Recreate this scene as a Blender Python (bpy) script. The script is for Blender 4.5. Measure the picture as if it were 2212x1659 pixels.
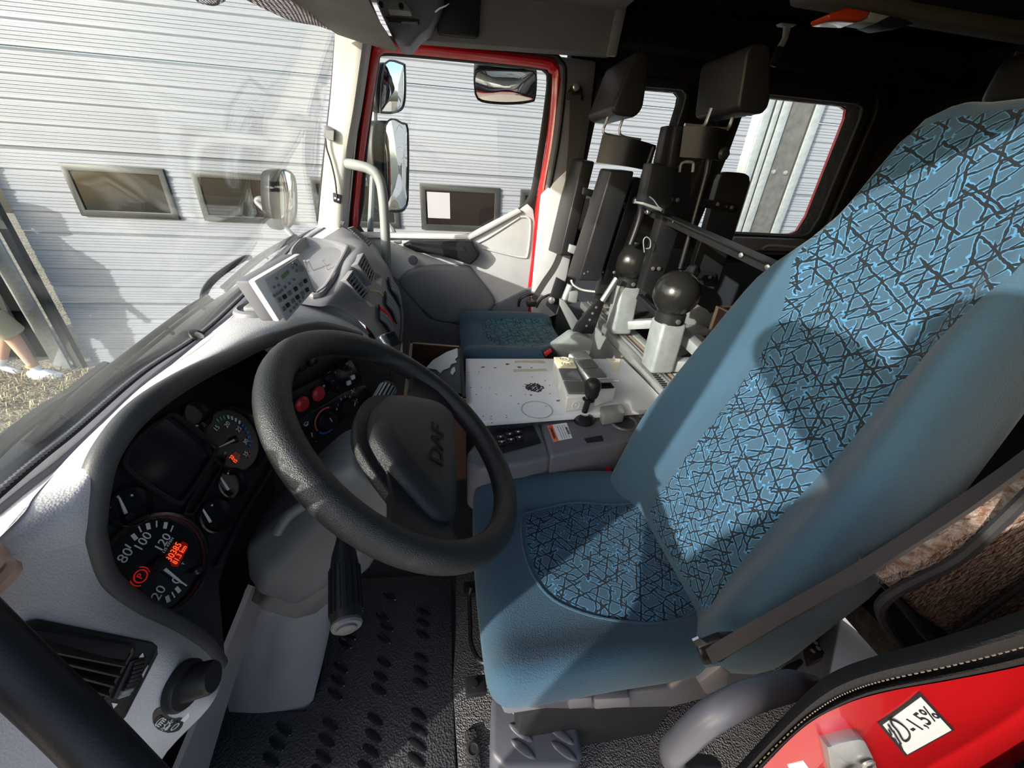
import bpy, bmesh, math, random
from mathutils import Vector, Matrix
from mathutils.bvhtree import BVHTree
V = Vector
for o in list(bpy.data.objects): bpy.data.objects.remove(o)
C = bpy.context.scene.collection
SC = bpy.context.scene
random.seed(7)
PI = math.pi
# ---------------------------------------------------------------- camera
# world: x runs to the rear of the truck, y across the cab (driver -> passenger), z up, floor mat at z = 0
RIGHT = V((0.988, -0.142, 0.056)).normalized()
FWD = V((0.151, 0.862, -0.485)); FWD = (FWD - RIGHT * FWD.dot(RIGHT)).normalized()
DOWN = FWD.cross(RIGHT).normalized()
EYE = V((0, 0, 1.2)); FOC = 830.0
cd = bpy.data.cameras.new('camera'); cam = bpy.data.objects.new('camera', cd); C.objects.link(cam)
cd.sensor_width = 36; cd.lens = 36 * FOC / 2212; cd.clip_start = 0.01; cd.clip_end = 200
M = Matrix((RIGHT, -DOWN, -FWD)).transposed().to_4x4(); M.translation = EYE
cam.matrix_world = M; SC.camera = cam
# ---------------------------------------------------------------- light
w = bpy.data.worlds.new('sky'); SC.world = w; w.use_nodes = True
wn = w.node_tree; sky = wn.nodes.new('ShaderNodeTexSky'); sky.sky_type = 'NISHITA'
sky.sun_disc = False; sky.sun_elevation = math.radians(24); sky.air_density = 1.0; sky.dust_density = 2.5
SUN = V((1.5, 1.0, -0.62)).normalized()
sky.sun_rotation = math.atan2(-SUN.x, -SUN.y)
wn.links.new(sky.outputs[0], wn.nodes['Background'].inputs[0]); wn.nodes['Background'].inputs[1].default_value = 0.46
ld = bpy.data.lights.new('sun', 'SUN'); ld.energy = 7.5; ld.angle = math.radians(0.6); ld.color = (1.0, 0.95, 0.87)
sun = bpy.data.objects.new('sun', ld); C.objects.link(sun); sun.rotation_euler = SUN.to_track_quat('-Z', 'Y').to_euler()
SC.view_settings.view_transform = 'Standard'; SC.view_settings.look = 'None'
SC.view_settings.exposure = 0.0; SC.view_settings.gamma = 1.0; SC.view_settings.use_curve_mapping = False
# ---------------------------------------------------------------- helpers
def P(u, v, x=None, y=None, z=None, pl=None):
    """point of the cab seen at photo pixel (u,v) on the plane x=, y=, z= or pl=(point, normal)"""
    d = RIGHT * (u - 1106) + DOWN * (v - 829.5) + FWD * FOC
    if pl: t = pl[1].dot(pl[0] - EYE) / pl[1].dot(d)
    elif x is not None: t = (x - EYE.x) / d.x
    elif y is not None: t = (y - EYE.y) / d.y
    else: t = (z - EYE.z) / d.z
    return EYE + d * t
def D(u, v, depth):
    return EYE + (RIGHT * (u - 1106) + DOWN * (v - 829.5) + FWD * FOC) * (depth / FOC)
def PP(pts, **k): return [P(u, v, **k) for u, v in pts]
LOC = {}
def thing(name, label, cat, loc, group=None, kind=None):
    o = bpy.data.objects.new(name, None); C.objects.link(o); o.location = loc; o.empty_display_size = 0.05
    LOC[o] = V(loc)
    if label: o['label'] = label
    if cat: o['category'] = cat
    if group: o['group'] = group
    if kind: o['kind'] = kind
    return o
def tag(o, label=None, cat=None, group=None, kind=None):
    for k, v in (('label', label), ('category', cat), ('group', group), ('kind', kind)):
        if v: o[k] = v
    return o
def obj(name, bm, mat, parent=None, smooth=False, label=None):
    """one mesh object from a bmesh in world coordinates"""
    bmesh.ops.recalc_face_normals(bm, faces=bm.faces)
    if smooth:
        for f in bm.faces: f.smooth = True
        if smooth is not True:
            for e in bm.edges:
                if len(e.link_faces) == 2 and e.calc_face_angle(0) > smooth: e.smooth = False
    c = sum((v.co for v in bm.verts), V()) / max(1, len(bm.verts))
    for v in bm.verts: v.co -= c
    me = bpy.data.meshes.new(name); bm.to_mesh(me); bm.free()
    for m in (mat if isinstance(mat, (list, tuple)) else [mat]): me.materials.append(m)
    o = bpy.data.objects.new(name, me); C.objects.link(o)
    LOC[o] = c
    if parent: o.parent = parent; o.location = c - LOC[parent]
    else: o.location = c
    if label: o['label'] = label
    return o
def bev(bm, w, seg=2, ang=0.5):
    if w <= 0: return
    es = [e for e in bm.edges if len(e.link_faces) == 2 and e.calc_face_angle(0) > ang]
    if es: bmesh.ops.bevel(bm, geom=es, offset=w, segments=seg, affect='EDGES', profile=0.5, clamp_overlap=True)
def add_prism(bm, pts, vec):
    vec = V(vec)
    a = [bm.verts.new(p) for p in pts]; b = [bm.verts.new(p + vec) for p in pts]
    n = len(pts)
    bm.faces.new(a); bm.faces.new(b[::-1])
    for i in range(n): bm.faces.new((a[i], b[i], b[(i + 1) % n], a[(i + 1) % n]))
def prism(name, pts, vec, mat, parent=None, bevel=0.0, seg=2, label=None, smooth=0.6):
    bm = bmesh.new(); add_prism(bm, pts, vec); bmesh.ops.recalc_face_normals(bm, faces=bm.faces); bev(bm, bevel, seg)
    return obj(name, bm, mat, parent, smooth=smooth, label=label)
def frame(x, z=None, y=None):
    """orthonormal axes from a direction x and a hint"""
    x = V(x).normalized()
    if z is not None:
        y = V(z).cross(x).normalized(); z = x.cross(y)
    else:
        z = x.cross(V(y)).normalized(); y = z.cross(x)
    return Matrix((x, y, z)).transposed()
def add_box(bm, c, s, R=None):
    R = R or Matrix.Identity(3); c = V(c); h = V(s) / 2
    vs = [bm.verts.new(c + R @ V((a * h.x, b * h.y, d * h.z))) for a in (-1, 1) for b in (-1, 1) for d in (-1, 1)]
    for q in ((0, 1, 3, 2), (4, 6, 7, 5), (0, 4, 5, 1), (2, 3, 7, 6), (0, 2, 6, 4), (1, 5, 7, 3)): bm.faces.new([vs[i] for i in q])
def box(name, c, s, mat, parent=None, R=None, bevel=0.0, seg=2, label=None):
    bm = bmesh.new(); add_box(bm, c, s, R); bmesh.ops.recalc_face_normals(bm, faces=bm.faces); bev(bm, bevel, seg)
    return obj(name, bm, mat, parent, smooth=0.6, label=label)
def catmull(pts, n=6, closed=False):
    pts = [V(p) for p in pts]; out = []; N = len(pts)
    if N < 3: return pts
    rng = range(N if closed else N - 1)
    for i in rng:
        g = lambda k: pts[k % N] if closed else pts[min(max(k, 0), N - 1)]
        p0, p1, p2, p3 = g(i - 1), g(i), g(i + 1), g(i + 2)
        for j in range(n):
            t = j / n
            out.append(0.5 * ((2 * p1) + (p2 - p0) * t + (2 * p0 - 5 * p1 + 4 * p2 - p3) * t * t + (3 * p1 - p0 - 3 * p2 + p3) * t ** 3))
    if not closed: out.append(pts[-1])
    return out
def add_tube(bm, pts, r, seg=10, closed=False, flat=None):
    """r: number or function of 0..1; flat=(ratio, axis) squashes the section along axis"""
    N = len(pts); rings = []
    t0 = (pts[1] - pts[0]).normalized(); nrm = t0.orthogonal().normalized()
    if flat: nrm = (flat[1] - t0 * flat[1].dot(t0)).normalized()
    for i, p in enumerate(pts):
        a = pts[(i - 1) % N] if (closed or i > 0) else p
        b = pts[(i + 1) % N] if (closed or i < N - 1) else p
        t = (b - a).normalized()
        if flat: nrm = (flat[1] - t * flat[1].dot(t)).normalized()
        else: nrm = (nrm - t * nrm.dot(t)).normalized()
        bn = t.cross(nrm); rr = r(i / (N - 1)) if callable(r) else r
        k = flat[0] if flat else 1
        rings.append([bm.verts.new(p + (nrm * math.cos(2 * PI * j / seg) * k + bn * math.sin(2 * PI * j / seg)) * rr) for j in range(seg)])
    for i in range(N if closed else N - 1):
        A, B = rings[i], rings[(i + 1) % N]
        off = 0
        if closed and i == N - 1:
            off = min(range(seg), key=lambda k: (A[0].co - B[k].co).length)
        for j in range(seg): bm.faces.new((A[j], A[(j + 1) % seg], B[(j + 1 + off) % seg], B[(j + off) % seg]))
    if not closed:
        bm.faces.new(rings[0][::-1]); bm.faces.new(rings[-1])
def tube(name, pts, r, mat, parent=None, n=6, seg=10, closed=False, sm=True, flat=None, label=None):
    bm = bmesh.new(); pts = [V(p) for p in pts]
    add_tube(bm, catmull(pts, n, closed) if sm else pts, r, seg, closed, flat)
    return obj(name, bm, mat, parent, smooth=0.7, label=label)
def add_lathe(bm, prof, o, axis, seg=24):
    axis = V(axis).normalized(); a = axis.orthogonal().normalized(); b = axis.cross(a); o = V(o); rings = []
    for r, h in prof:
        if r < 1e-6: rings.append([bm.verts.new(o + axis * h)])
        else: rings.append([bm.verts.new(o + axis * h + (a * math.cos(2 * PI * j / seg) + b * math.sin(2 * PI * j / seg)) * r) for j in range(seg)])
    for A, B in zip(rings, rings[1:]):
        for j in range(seg):
            k = (j + 1) % seg
            if len(A) == 1 and len(B) == 1: break
            if len(A) == 1: bm.faces.new((A[0], B[k], B[j]))
            elif len(B) == 1: bm.faces.new((A[j], A[k], B[0]))
            else: bm.faces.new((A[j], A[k], B[k], B[j]))
def lathe(name, prof, o, axis, mat, parent=None, seg=24, label=None):
    bm = bmesh.new(); add_lathe(bm, prof, o, axis, seg); return obj(name, bm, mat, parent, smooth=0.6, label=label)
def loft(name, rows, mat, parent=None, n=4, m=4, thick=0.0, label=None, closed=False, raw=False):
    """smooth sheet through rows of points"""
    R1 = [catmull(r, n) for r in rows]
    cols = [catmull([r[j] for r in R1], m) for j in range(len(R1[0]))]
    bm = bmesh.new(); G = [[bm.verts.new(p) for p in c] for c in cols]
    for i in range(len(G) - 1):
        for j in range(len(G[0]) - 1): bm.faces.new((G[i][j], G[i + 1][j], G[i + 1][j + 1], G[i][j + 1]))
    if thick:
        bmesh.ops.recalc_face_normals(bm, faces=bm.faces); bmesh.ops.solidify(bm, geom=bm.faces[:], thickness=thick)
    if raw: return bm
    return obj(name, bm, mat, parent, smooth=0.7, label=label)
def resample(pts, N, closed=True):
    pts = list(pts) + ([pts[0]] if closed else []); L = [0]
    for a, b in zip(pts, pts[1:]): L.append(L[-1] + (b - a).length)
    out = []; k = 0
    for i in range(N):
        s = L[-1] * i / (N if closed else N - 1)
        while k < len(L) - 2 and L[k + 1] < s: k += 1
        d = L[k + 1] - L[k]; t = (s - L[k]) / d if d > 0 else 0
        out.append(pts[k].lerp(pts[k + 1], min(max(t, 0), 1)))
    return out
def offset(pts, d, n):
    """grow a closed outline by d in the plane of normal n"""
    c = sum(pts, V()) / len(pts); N = len(pts); out = []
    area = sum(((pts[i] - c).cross(pts[(i + 1) % N] - c)).dot(n) for i in range(N))
    s = 1 if area > 0 else -1
    for i in range(N):
        a, p, b = pts[i - 1], pts[i], pts[(i + 1) % N]
        e1 = (p - a).normalized().cross(n) * s; e2 = (b - p).normalized().cross(n) * s
        e = (e1 + e2); e.normalize(); k = max(0.5, e.dot(e1)); out.append(p + e * d / k)
    return out
def ring(name, inner, outer, vec, mat, parent=None, bevel=0.0, label=None):
    bm = bmesh.new(); vec = V(vec); N = len(inner)
    a = [bm.verts.new(p) for p in inner]; b = [bm.verts.new(p) for p in outer]
    c = [bm.verts.new(p + vec) for p in inner]; d = [bm.verts.new(p + vec) for p in outer]
    for i in range(N):
        j = (i + 1) % N
        bm.faces.new((a[i], b[i], b[j], a[j])); bm.faces.new((c[i], c[j], d[j], d[i]))
        bm.faces.new((a[i], a[j], c[j], c[i])); bm.faces.new((b[i], d[i], d[j], b[j]))
    bmesh.ops.recalc_face_normals(bm, faces=bm.faces); bev(bm, bevel, 2, 0.8)
    return obj(name, bm, mat, parent, smooth=0.6, label=label)
def softbox(half, r, n=10, fn=None):
    """rounded box as a fine grid, bent by fn(p)"""
    bm = bmesh.new(); bmesh.ops.create_cube(bm, size=2)
    bmesh.ops.subdivide_edges(bm, edges=bm.edges[:], cuts=n, use_grid_fill=True)
    h = V(half)
    for v in bm.verts:
        q = V((v.co.x * h.x, v.co.y * h.y, v.co.z * h.z))
        c = V([max(-(h[i] - r), min(h[i] - r, q[i])) for i in range(3)])
        d = q - c
        if d.length > 1e-9: q = c + d.normalized() * r
        v.co = fn(q) if fn else q
    return bm
def text(name, s, o, xd, yd, size, mat, parent=None, ext=0.0004, label=None, align='CENTER', shear=0.0, bold=0.0, sx=1.0, fit=None):
    cu = bpy.data.curves.new(name, 'FONT'); cu.body = s; cu.size = size; cu.align_x = align; cu.align_y = 'CENTER'
    cu.extrude = ext / size * size; cu.shear = shear; cu.offset = bold * size; cu.resolution_u = 3
    t = bpy.data.objects.new(name, cu); C.objects.link(t)
    dg = bpy.context.evaluated_depsgraph_get(); me = bpy.data.meshes.new_from_object(t.evaluated_get(dg))
    bpy.data.objects.remove(t); bpy.data.curves.remove(cu)
    X = V(xd).normalized(); Z = X.cross(V(yd)).normalized(); Y = Z.cross(X)
    bm = bmesh.new(); bm.from_mesh(me); bpy.data.meshes.remove(me)
    sy = 1.0
    if fit:
        w0 = max(v.co.x for v in bm.verts) - min(v.co.x for v in bm.verts); h0 = max(v.co.y for v in bm.verts) - min(v.co.y for v in bm.verts); sx, sy = fit[0] / w0, fit[1] / h0
    for v in bm.verts: v.co = V(o) + X * v.co.x * sx + Y * v.co.y * sy + Z * v.co.z
    return obj(name, bm, mat, parent, label=label)
def copy_tree(o, loc, parent=None, label=None, group=None):
    c = o.copy(); C.objects.link(c); c.location = loc
    LOC[c] = V(loc) + (LOC[parent] if parent else V())
    if parent: c.parent = parent
    if label: c['label'] = label
    if group: c['group'] = group
    for ch in list(o.children): copy_tree(ch, ch.location, c)
    return c
# ---------------------------------------------------------------- materials
def mat(name, col, rough=0.5, metal=0.0, bump=0.0, scale=300.0, var=0.0, vscale=8.0, spec=0.5, detail=2.0, coat=0.0, col2=None, emit=0, sheen=0, voro=False, dist=0.002, thr=(0.35, 0.7)):
    m = bpy.data.materials.new(name); m.use_nodes = True; nt = m.node_tree; b = nt.nodes['Principled BSDF']
    b.inputs['Base Color'].default_value = (*col, 1); b.inputs['Roughness'].default_value = rough
    b.inputs['Metallic'].default_value = metal; b.inputs['Specular IOR Level'].default_value = spec
    b.inputs['Coat Weight'].default_value = coat; b.inputs['Sheen Weight'].default_value = sheen
    if emit: b.inputs['Emission Color'].default_value = (*col, 1); b.inputs['Emission Strength'].default_value = emit
    if bump or var: tc = nt.nodes.new('ShaderNodeTexCoord')
    if bump:
        if voro:
            n = nt.nodes.new('ShaderNodeTexVoronoi'); n.feature = 'F1'; n.inputs['Scale'].default_value = scale; out = n.outputs['Distance']
        else:
            n = nt.nodes.new('ShaderNodeTexNoise'); n.inputs['Scale'].default_value = scale; n.inputs['Detail'].default_value = detail; out = n.outputs['Fac']
        nt.links.new(tc.outputs['Object'], n.inputs['Vector'])
        bp_ = nt.nodes.new('ShaderNodeBump'); bp_.inputs['Strength'].default_value = bump; bp_.inputs['Distance'].default_value = dist
        nt.links.new(out, bp_.inputs['Height']); nt.links.new(bp_.outputs[0], b.inputs['Normal'])
    if var or col2:
        n2 = nt.nodes.new('ShaderNodeTexNoise'); n2.inputs['Scale'].default_value = vscale; n2.inputs['Detail'].default_value = 6
        if not (bump or var): tc = nt.nodes.new('ShaderNodeTexCoord')
        nt.links.new(tc.outputs['Object'], n2.inputs['Vector'])
        mr = nt.nodes.new('ShaderNodeMapRange'); mr.inputs['From Min'].default_value = thr[0]; mr.inputs['From Max'].default_value = thr[1]
        nt.links.new(n2.outputs['Fac'], mr.inputs['Value'])
        mx = nt.nodes.new('ShaderNodeMix'); mx.data_type = 'RGBA'
        c2 = col2 or tuple(max(0, c * (1 - var)) for c in col)
        mx.inputs['A'].default_value = (*col, 1); mx.inputs['B'].default_value = (*c2, 1)
        nt.links.new(mr.outputs[0], mx.inputs['Factor']); nt.links.new(mx.outputs['Result'], b.inputs['Base Color'])
    return m
def glassmat(name, tint=(0.93, 0.96, 0.95), refl=0.9):
    m = bpy.data.materials.new(name); m.use_nodes = True; nt = m.node_tree; nt.nodes.remove(nt.nodes['Principled BSDF'])
    tr = nt.nodes.new('ShaderNodeBsdfTransparent'); tr.inputs[0].default_value = (*tint, 1)
    gl = nt.nodes.new('ShaderNodeBsdfGlossy'); gl.inputs['Roughness'].default_value = 0.0; gl.inputs[0].default_value = (refl, refl, refl, 1)
    lw_ = nt.nodes.new('ShaderNodeLayerWeight'); lw_.inputs[0].default_value = 0.5
    pw = nt.nodes.new('ShaderNodeMath'); pw.operation = 'POWER'; pw.inputs[1].default_value = 4.0; nt.links.new(lw_.outputs['Facing'], pw.inputs[0])
    fr = nt.nodes.new('ShaderNodeMath'); fr.operation = 'MULTIPLY_ADD'; fr.inputs[1].default_value = 0.6; fr.inputs[2].default_value = 0.02; nt.links.new(pw.outputs[0], fr.inputs[0])
    mx = nt.nodes.new('ShaderNodeMixShader')
    nt.links.new(fr.outputs[0], mx.inputs[0]); nt.links.new(tr.outputs[0], mx.inputs[1]); nt.links.new(gl.outputs[0], mx.inputs[2])
    nt.links.new(mx.outputs[0], nt.nodes['Material Output'].inputs[0]); return m
def fabric(name, rot=(0, 0, 0), sc=1.0, base=(0.036, 0.076, 0.115), line=(0.012, 0.016, 0.02), rim=(0.06, 0.19, 0.34)):
    """woven upholstery: dark sticks with bright blue outlines on teal"""
    m = bpy.data.materials.new(name); m.use_nodes = True; nt = m.node_tree; b = nt.nodes['Principled BSDF']; L = nt.links.new
    b.inputs['Roughness'].default_value = 0.95; b.inputs['Specular IOR Level'].default_value = 0.1; b.inputs['Sheen Weight'].default_value = 0.08
    tc = nt.nodes.new('ShaderNodeTexCoord'); mp0 = nt.nodes.new('ShaderNodeMapping'); mp0.inputs['Rotation'].default_value = rot
    L(tc.outputs['Object'], mp0.inputs[0])
    nz = nt.nodes.new('ShaderNodeTexNoise'); nz.inputs['Scale'].default_value = 60; L(mp0.outputs[0], nz.inputs['Vector'])
    add = nt.nodes.new('ShaderNodeVectorMath'); add.operation = 'MULTIPLY_ADD'; add.inputs[1].default_value = (0.009, 0.009, 0.009)
    L(nz.outputs['Color'], add.inputs[0]); L(mp0.outputs[0], add.inputs[2])
    prev = None
    for ang, s, st in ((0.35, 30, 3.3), (1.15, 27, 2.9), (-0.55, 33, 2.6), (2.2, 28, 2.4)):
        mp = nt.nodes.new('ShaderNodeMapping'); mp.vector_type = 'TEXTURE'; mp.inputs['Rotation'].default_value = (0, 0, ang); mp.inputs['Scale'].default_value = (st, 1, 1000)
        L(add.outputs[0], mp.inputs[0])
        vo = nt.nodes.new('ShaderNodeTexVoronoi'); vo.voronoi_dimensions = '2D'; vo.feature = 'F1'; vo.inputs['Scale'].default_value = s * sc
        L(mp.outputs[0], vo.inputs['Vector'])
        # capsule around each cell centre: |offset| across the stick and along it
        sub = nt.nodes.new('ShaderNodeVectorMath'); sub.operation = 'SUBTRACT'
        scv = nt.nodes.new('ShaderNodeVectorMath'); scv.operation = 'SCALE'; scv.inputs['Scale'].default_value = s * sc
        L(mp.outputs[0], scv.inputs[0])
        ps = nt.nodes.new('ShaderNodeVectorMath'); ps.operation = 'SCALE'; ps.inputs['Scale'].default_value = s * sc
        L(vo.outputs['Position'], ps.inputs[0]); L(scv.outputs[0], sub.inputs[0]); L(ps.outputs[0], sub.inputs[1])
        sp = nt.nodes.new('ShaderNodeSeparateXYZ'); L(sub.outputs[0], sp.inputs[0])
        ab = nt.nodes.new('ShaderNodeMath'); ab.operation = 'ABSOLUTE'; L(sp.outputs['Y'], ab.inputs[0])
        ax = nt.nodes.new('ShaderNodeMath'); ax.operation = 'ABSOLUTE'; L(sp.outputs['X'], ax.inputs[0])
        # end cap: grows past 0.34
        cp = nt.nodes.new('ShaderNodeMath'); cp.operation = 'MULTIPLY_ADD'; cp.inputs[1].default_value = 1.0; cp.inputs[2].default_value = -0.40; L(ax.outputs[0], cp.inputs[0])
        mxx = nt.nodes.new('ShaderNodeMath'); mxx.operation = 'MAXIMUM'; L(ab.outputs[0], mxx.inputs[0]); L(cp.outputs[0], mxx.inputs[1])
        if prev is None: prev = mxx.outputs[0]
        else:
            mn = nt.nodes.new('ShaderNodeMath'); mn.operation = 'MINIMUM'; L(prev, mn.inputs[0]); L(mxx.outputs[0], mn.inputs[1]); prev = mn.outputs[0]
    cr = nt.nodes.new('ShaderNodeValToRGB'); e = cr.color_ramp.elements; cr.color_ramp.interpolation = 'LINEAR'
    e[0].position = 0.0; e[0].color = (*line, 1); e[1].position = 0.066; e[1].color = (*line, 1)
    for p, c in ((0.080, rim), (0.108, rim), (0.13, base)):
        q = e.new(p); q.color = (*c, 1)
    L(prev, cr.inputs[0]); L(cr.outputs[0], b.inputs['Base Color'])
    bn = nt.nodes.new('ShaderNodeBump'); bn.inputs['Strength'].default_value = 0.35; bn.inputs['Distance'].default_value = 0.002
    n3 = nt.nodes.new('ShaderNodeTexNoise'); n3.inputs['Scale'].default_value = 900; L(tc.outputs['Object'], n3.inputs['Vector'])
    L(n3.outputs['Fac'], bn.inputs['Height']); L(bn.outputs[0], b.inputs['Normal'])
    return m
M_ = {}
M_['dash'] = mat('dash_grey_plastic', (0.52, 0.51, 0.525), 0.6, bump=0.35, scale=520, var=0.10, vscale=14, voro=True, dist=0.001)
M_['dash2'] = mat('smooth_grey_plastic', (0.20, 0.195, 0.21), 0.5, bump=0.15, scale=700, var=0.12, vscale=10, dist=0.001)
M_['dashdk'] = mat('slate_grey_plastic', (0.13, 0.13, 0.15), 0.5, bump=0.2, scale=600, var=0.12, vscale=10, dist=0.001)
M_['shroud'] = mat('dark_grey_shroud_plastic', (0.085, 0.09, 0.095), 0.45, bump=0.15, scale=700, var=0.12, vscale=10, dist=0.001)
M_['kick'] = mat('scuffed_mid_grey_plastic', (0.15, 0.145, 0.16), 0.5, bump=0.12, scale=500, var=0.12, vscale=12, dist=0.001)
M_['lid'] = mat('slate_socket_lid', (0.10, 0.11, 0.11), 0.45, var=0.1)
M_['hood'] = mat('soft_black_lip', (0.045, 0.046, 0.048), 0.5, bump=0.2, scale=600, dist=0.001)
M_['slate'] = mat('slate_step_plastic', (0.07, 0.073, 0.09), 0.5, bump=0.2, scale=500, dist=0.001)
M_['black'] = mat('black_plastic', (0.016, 0.016, 0.018), 0.42, bump=0.2, scale=500, var=0.25, vscale=12, dist=0.001, spec=0.3)
M_['blackgl'] = mat('gloss_black_plastic', (0.012, 0.012, 0.014), 0.22)
M_['blackmt'] = mat('matt_black_rubber', (0.014, 0.014, 0.015), 0.75, bump=0.3, scale=300, dist=0.001)
M_['blackst'] = mat('black_coated_steel', (0.013, 0.013, 0.015), 0.36, var=0.3, vscale=20, spec=0.35)
M_['leather'] = mat('grained_black_wheel_vinyl', (0.013, 0.013, 0.014), 0.40, bump=0.5, scale=850, voro=True, dist=0.001)
M_['teal'] = mat('teal_velour', (0.036, 0.076, 0.115), 0.95, bump=0.6, scale=420, var=0.12, vscale=6, spec=0.1, sheen=0.15, dist=0.002)
M_['fab1'] = fabric('stick_pattern_velour_back', (0, PI / 2, 0), 1.5)
M_['fab2'] = fabric('stick_pattern_velour_seat', (0, 0, 0), 1.45)
M_['fab3'] = fabric('stick_pattern_velour_dark', (0, 0, 0.6), 1.4, base=(0.04, 0.12, 0.155), rim=(0.045, 0.15, 0.2))
M_['red'] = mat('red_cab_paint', (0.52, 0.008, 0.012), 0.25, coat=0.6)
M_['redbr'] = mat('red_plastic', (0.55, 0.025, 0.03), 0.38)
M_['white'] = mat('white_plastic', (0.72, 0.72, 0.68), 0.45, var=0.12, vscale=20)
M_['cream'] = mat('cream_plastic', (0.72, 0.66, 0.46), 0.45)
M_['grey'] = mat('mid_grey_plastic', (0.22, 0.235, 0.235), 0.5, var=0.1)
M_['alu'] = mat('brushed_aluminium', (0.55, 0.56, 0.55), 0.38, metal=0.75, bump=0.1, scale=200, var=0.15)
M_['galv'] = mat('galvanised_steel', (0.36, 0.385, 0.39), 0.5, metal=0.35, bump=0.1, scale=60, var=0.22, vscale=25)
M_['steel'] = mat('bright_steel', (0.62, 0.62, 0.6), 0.3, metal=0.9)
M_['carpet'] = mat('dark_lining_carpet', (0.035, 0.033, 0.032), 1.0, bump=1.0, scale=260, var=0.5, vscale=70, spec=0.05, dist=0.004)
M_['headl'] = mat('grey_headliner', (0.21, 0.20, 0.19), 0.9, bump=0.4, scale=320, var=0.15, vscale=5, spec=0.1)
M_['mat'] = mat('ribbed_rubber_mat', (0.045, 0.043, 0.047), 0.55, bump=0.9, scale=220, var=0.3, vscale=9, voro=True, dist=0.002)
M_['board'] = mat('painted_engine_board', (0.70, 0.72, 0.75), 0.55, bump=0.08, scale=90, var=0.10, vscale=6)
M_['ply'] = mat('brown_film_plywood', (0.085, 0.032, 0.024), 0.35, var=0.3, vscale=7)
M_['plyedge'] = mat('raw_plywood_edge', (0.42, 0.33, 0.24), 0.8, bump=0.3, scale=120, var=0.2)
M_['rust'] = mat('rust', (0.23, 0.10, 0.05), 0.9, var=0.4, vscale=60)
M_['chrome'] = mat('chrome', (0.8, 0.8, 0.8), 0.12, metal=1.0)
M_['mirror'] = mat('mirror_glass', (0.9, 0.9, 0.9), 0.02, metal=1.0)
M_['glass'] = glassmat('clear_window_glass')
M_['lens'] = glassmat('gauge_lens', (0.97, 0.97, 0.97))
M_['print'] = mat('white_print', (0.75, 0.75, 0.74), 0.5)
M_['printbl'] = mat('black_print', (0.012, 0.012, 0.012), 0.6)
M_['paper'] = mat('white_paper', (0.72, 0.72, 0.72), 0.8, var=0.06)
M_['orange'] = mat('orange_print', (0.75, 0.13, 0.07), 0.5)
M_['blue'] = mat('blue_print', (0.02, 0.16, 0.5), 0.5)
M_['green'] = mat('green_print', (0.1, 0.35, 0.12), 0.5)
M_['lcd'] = mat('lit_red_display', (0.25, 0.008, 0.004), 0.3, emit=0.25)
M_['digit'] = mat('lit_orange_digits', (1.0, 0.10, 0.03), 0.3, emit=0.9)
M_['redlamp'] = mat('lit_red_lamp', (0.8, 0.03, 0.03), 0.4, emit=0.22)
M_['lcdg'] = mat('green_lcd', (0.16, 0.22, 0.13), 0.25)
M_['amber'] = mat('amber_red_lamp_lens', (0.40, 0.04, 0.012), 0.2, coat=0.5)
M_['beltblk'] = mat('seat_belt_webbing', (0.035, 0.032, 0.034), 0.85, bump=0.4, scale=600, dist=0.001)
# ================================================================ the yard outside
GZ = -0.95; WY = 4.45
M_['soil'] = mat('dry_soil_and_dead_grass', (0.20, 0.165, 0.12), 0.95, bump=1.0, scale=30, var=0.5, vscale=5, detail=8, dist=0.05, col2=(0.34, 0.29, 0.21))
M_['paving'] = mat('pale_concrete_paving', (0.46, 0.41, 0.34), 0.9, bump=0.5, scale=40, var=0.2, vscale=1.2, detail=8, dist=0.01)
M_['doorp'] = mat('ribbed_white_door_panel', (0.255, 0.27, 0.305), 0.42, bump=0.1, scale=120, var=0.05, vscale=1.5)
M_['dframe'] = mat('dark_window_frame', (0.022, 0.024, 0.024), 0.5)
M_['dpane'] = mat('dusty_dark_pane', (0.012, 0.013, 0.013), 0.10, var=0.3, vscale=3, spec=0.5)
M_['clad'] = mat('grey_trapezoid_cladding', (0.13, 0.145, 0.15), 0.5, var=0.15, vscale=3)
M_['jamb'] = mat('dark_rubber_jamb', (0.03, 0.032, 0.03), 0.7)
M_['strawdry'] = mat('dead_grass', (0.36, 0.30, 0.19), 0.9); M_['grassgr'] = mat('green_grass', (0.14, 0.23, 0.06), 0.8)
bm = bmesh.new(); add_box(bm, (0, 1.0, GZ - 0.03), (30, 30, 0.06)); g = obj('floor', bm, M_['soil']); g['kind'] = 'structure'
g = box('floor_paving', (3.0, -4.0, GZ + 0.012), (22, 15.0, 0.02), M_['paving']); g['kind'] = 'structure'; g.name = 'floor_yard'
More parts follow.
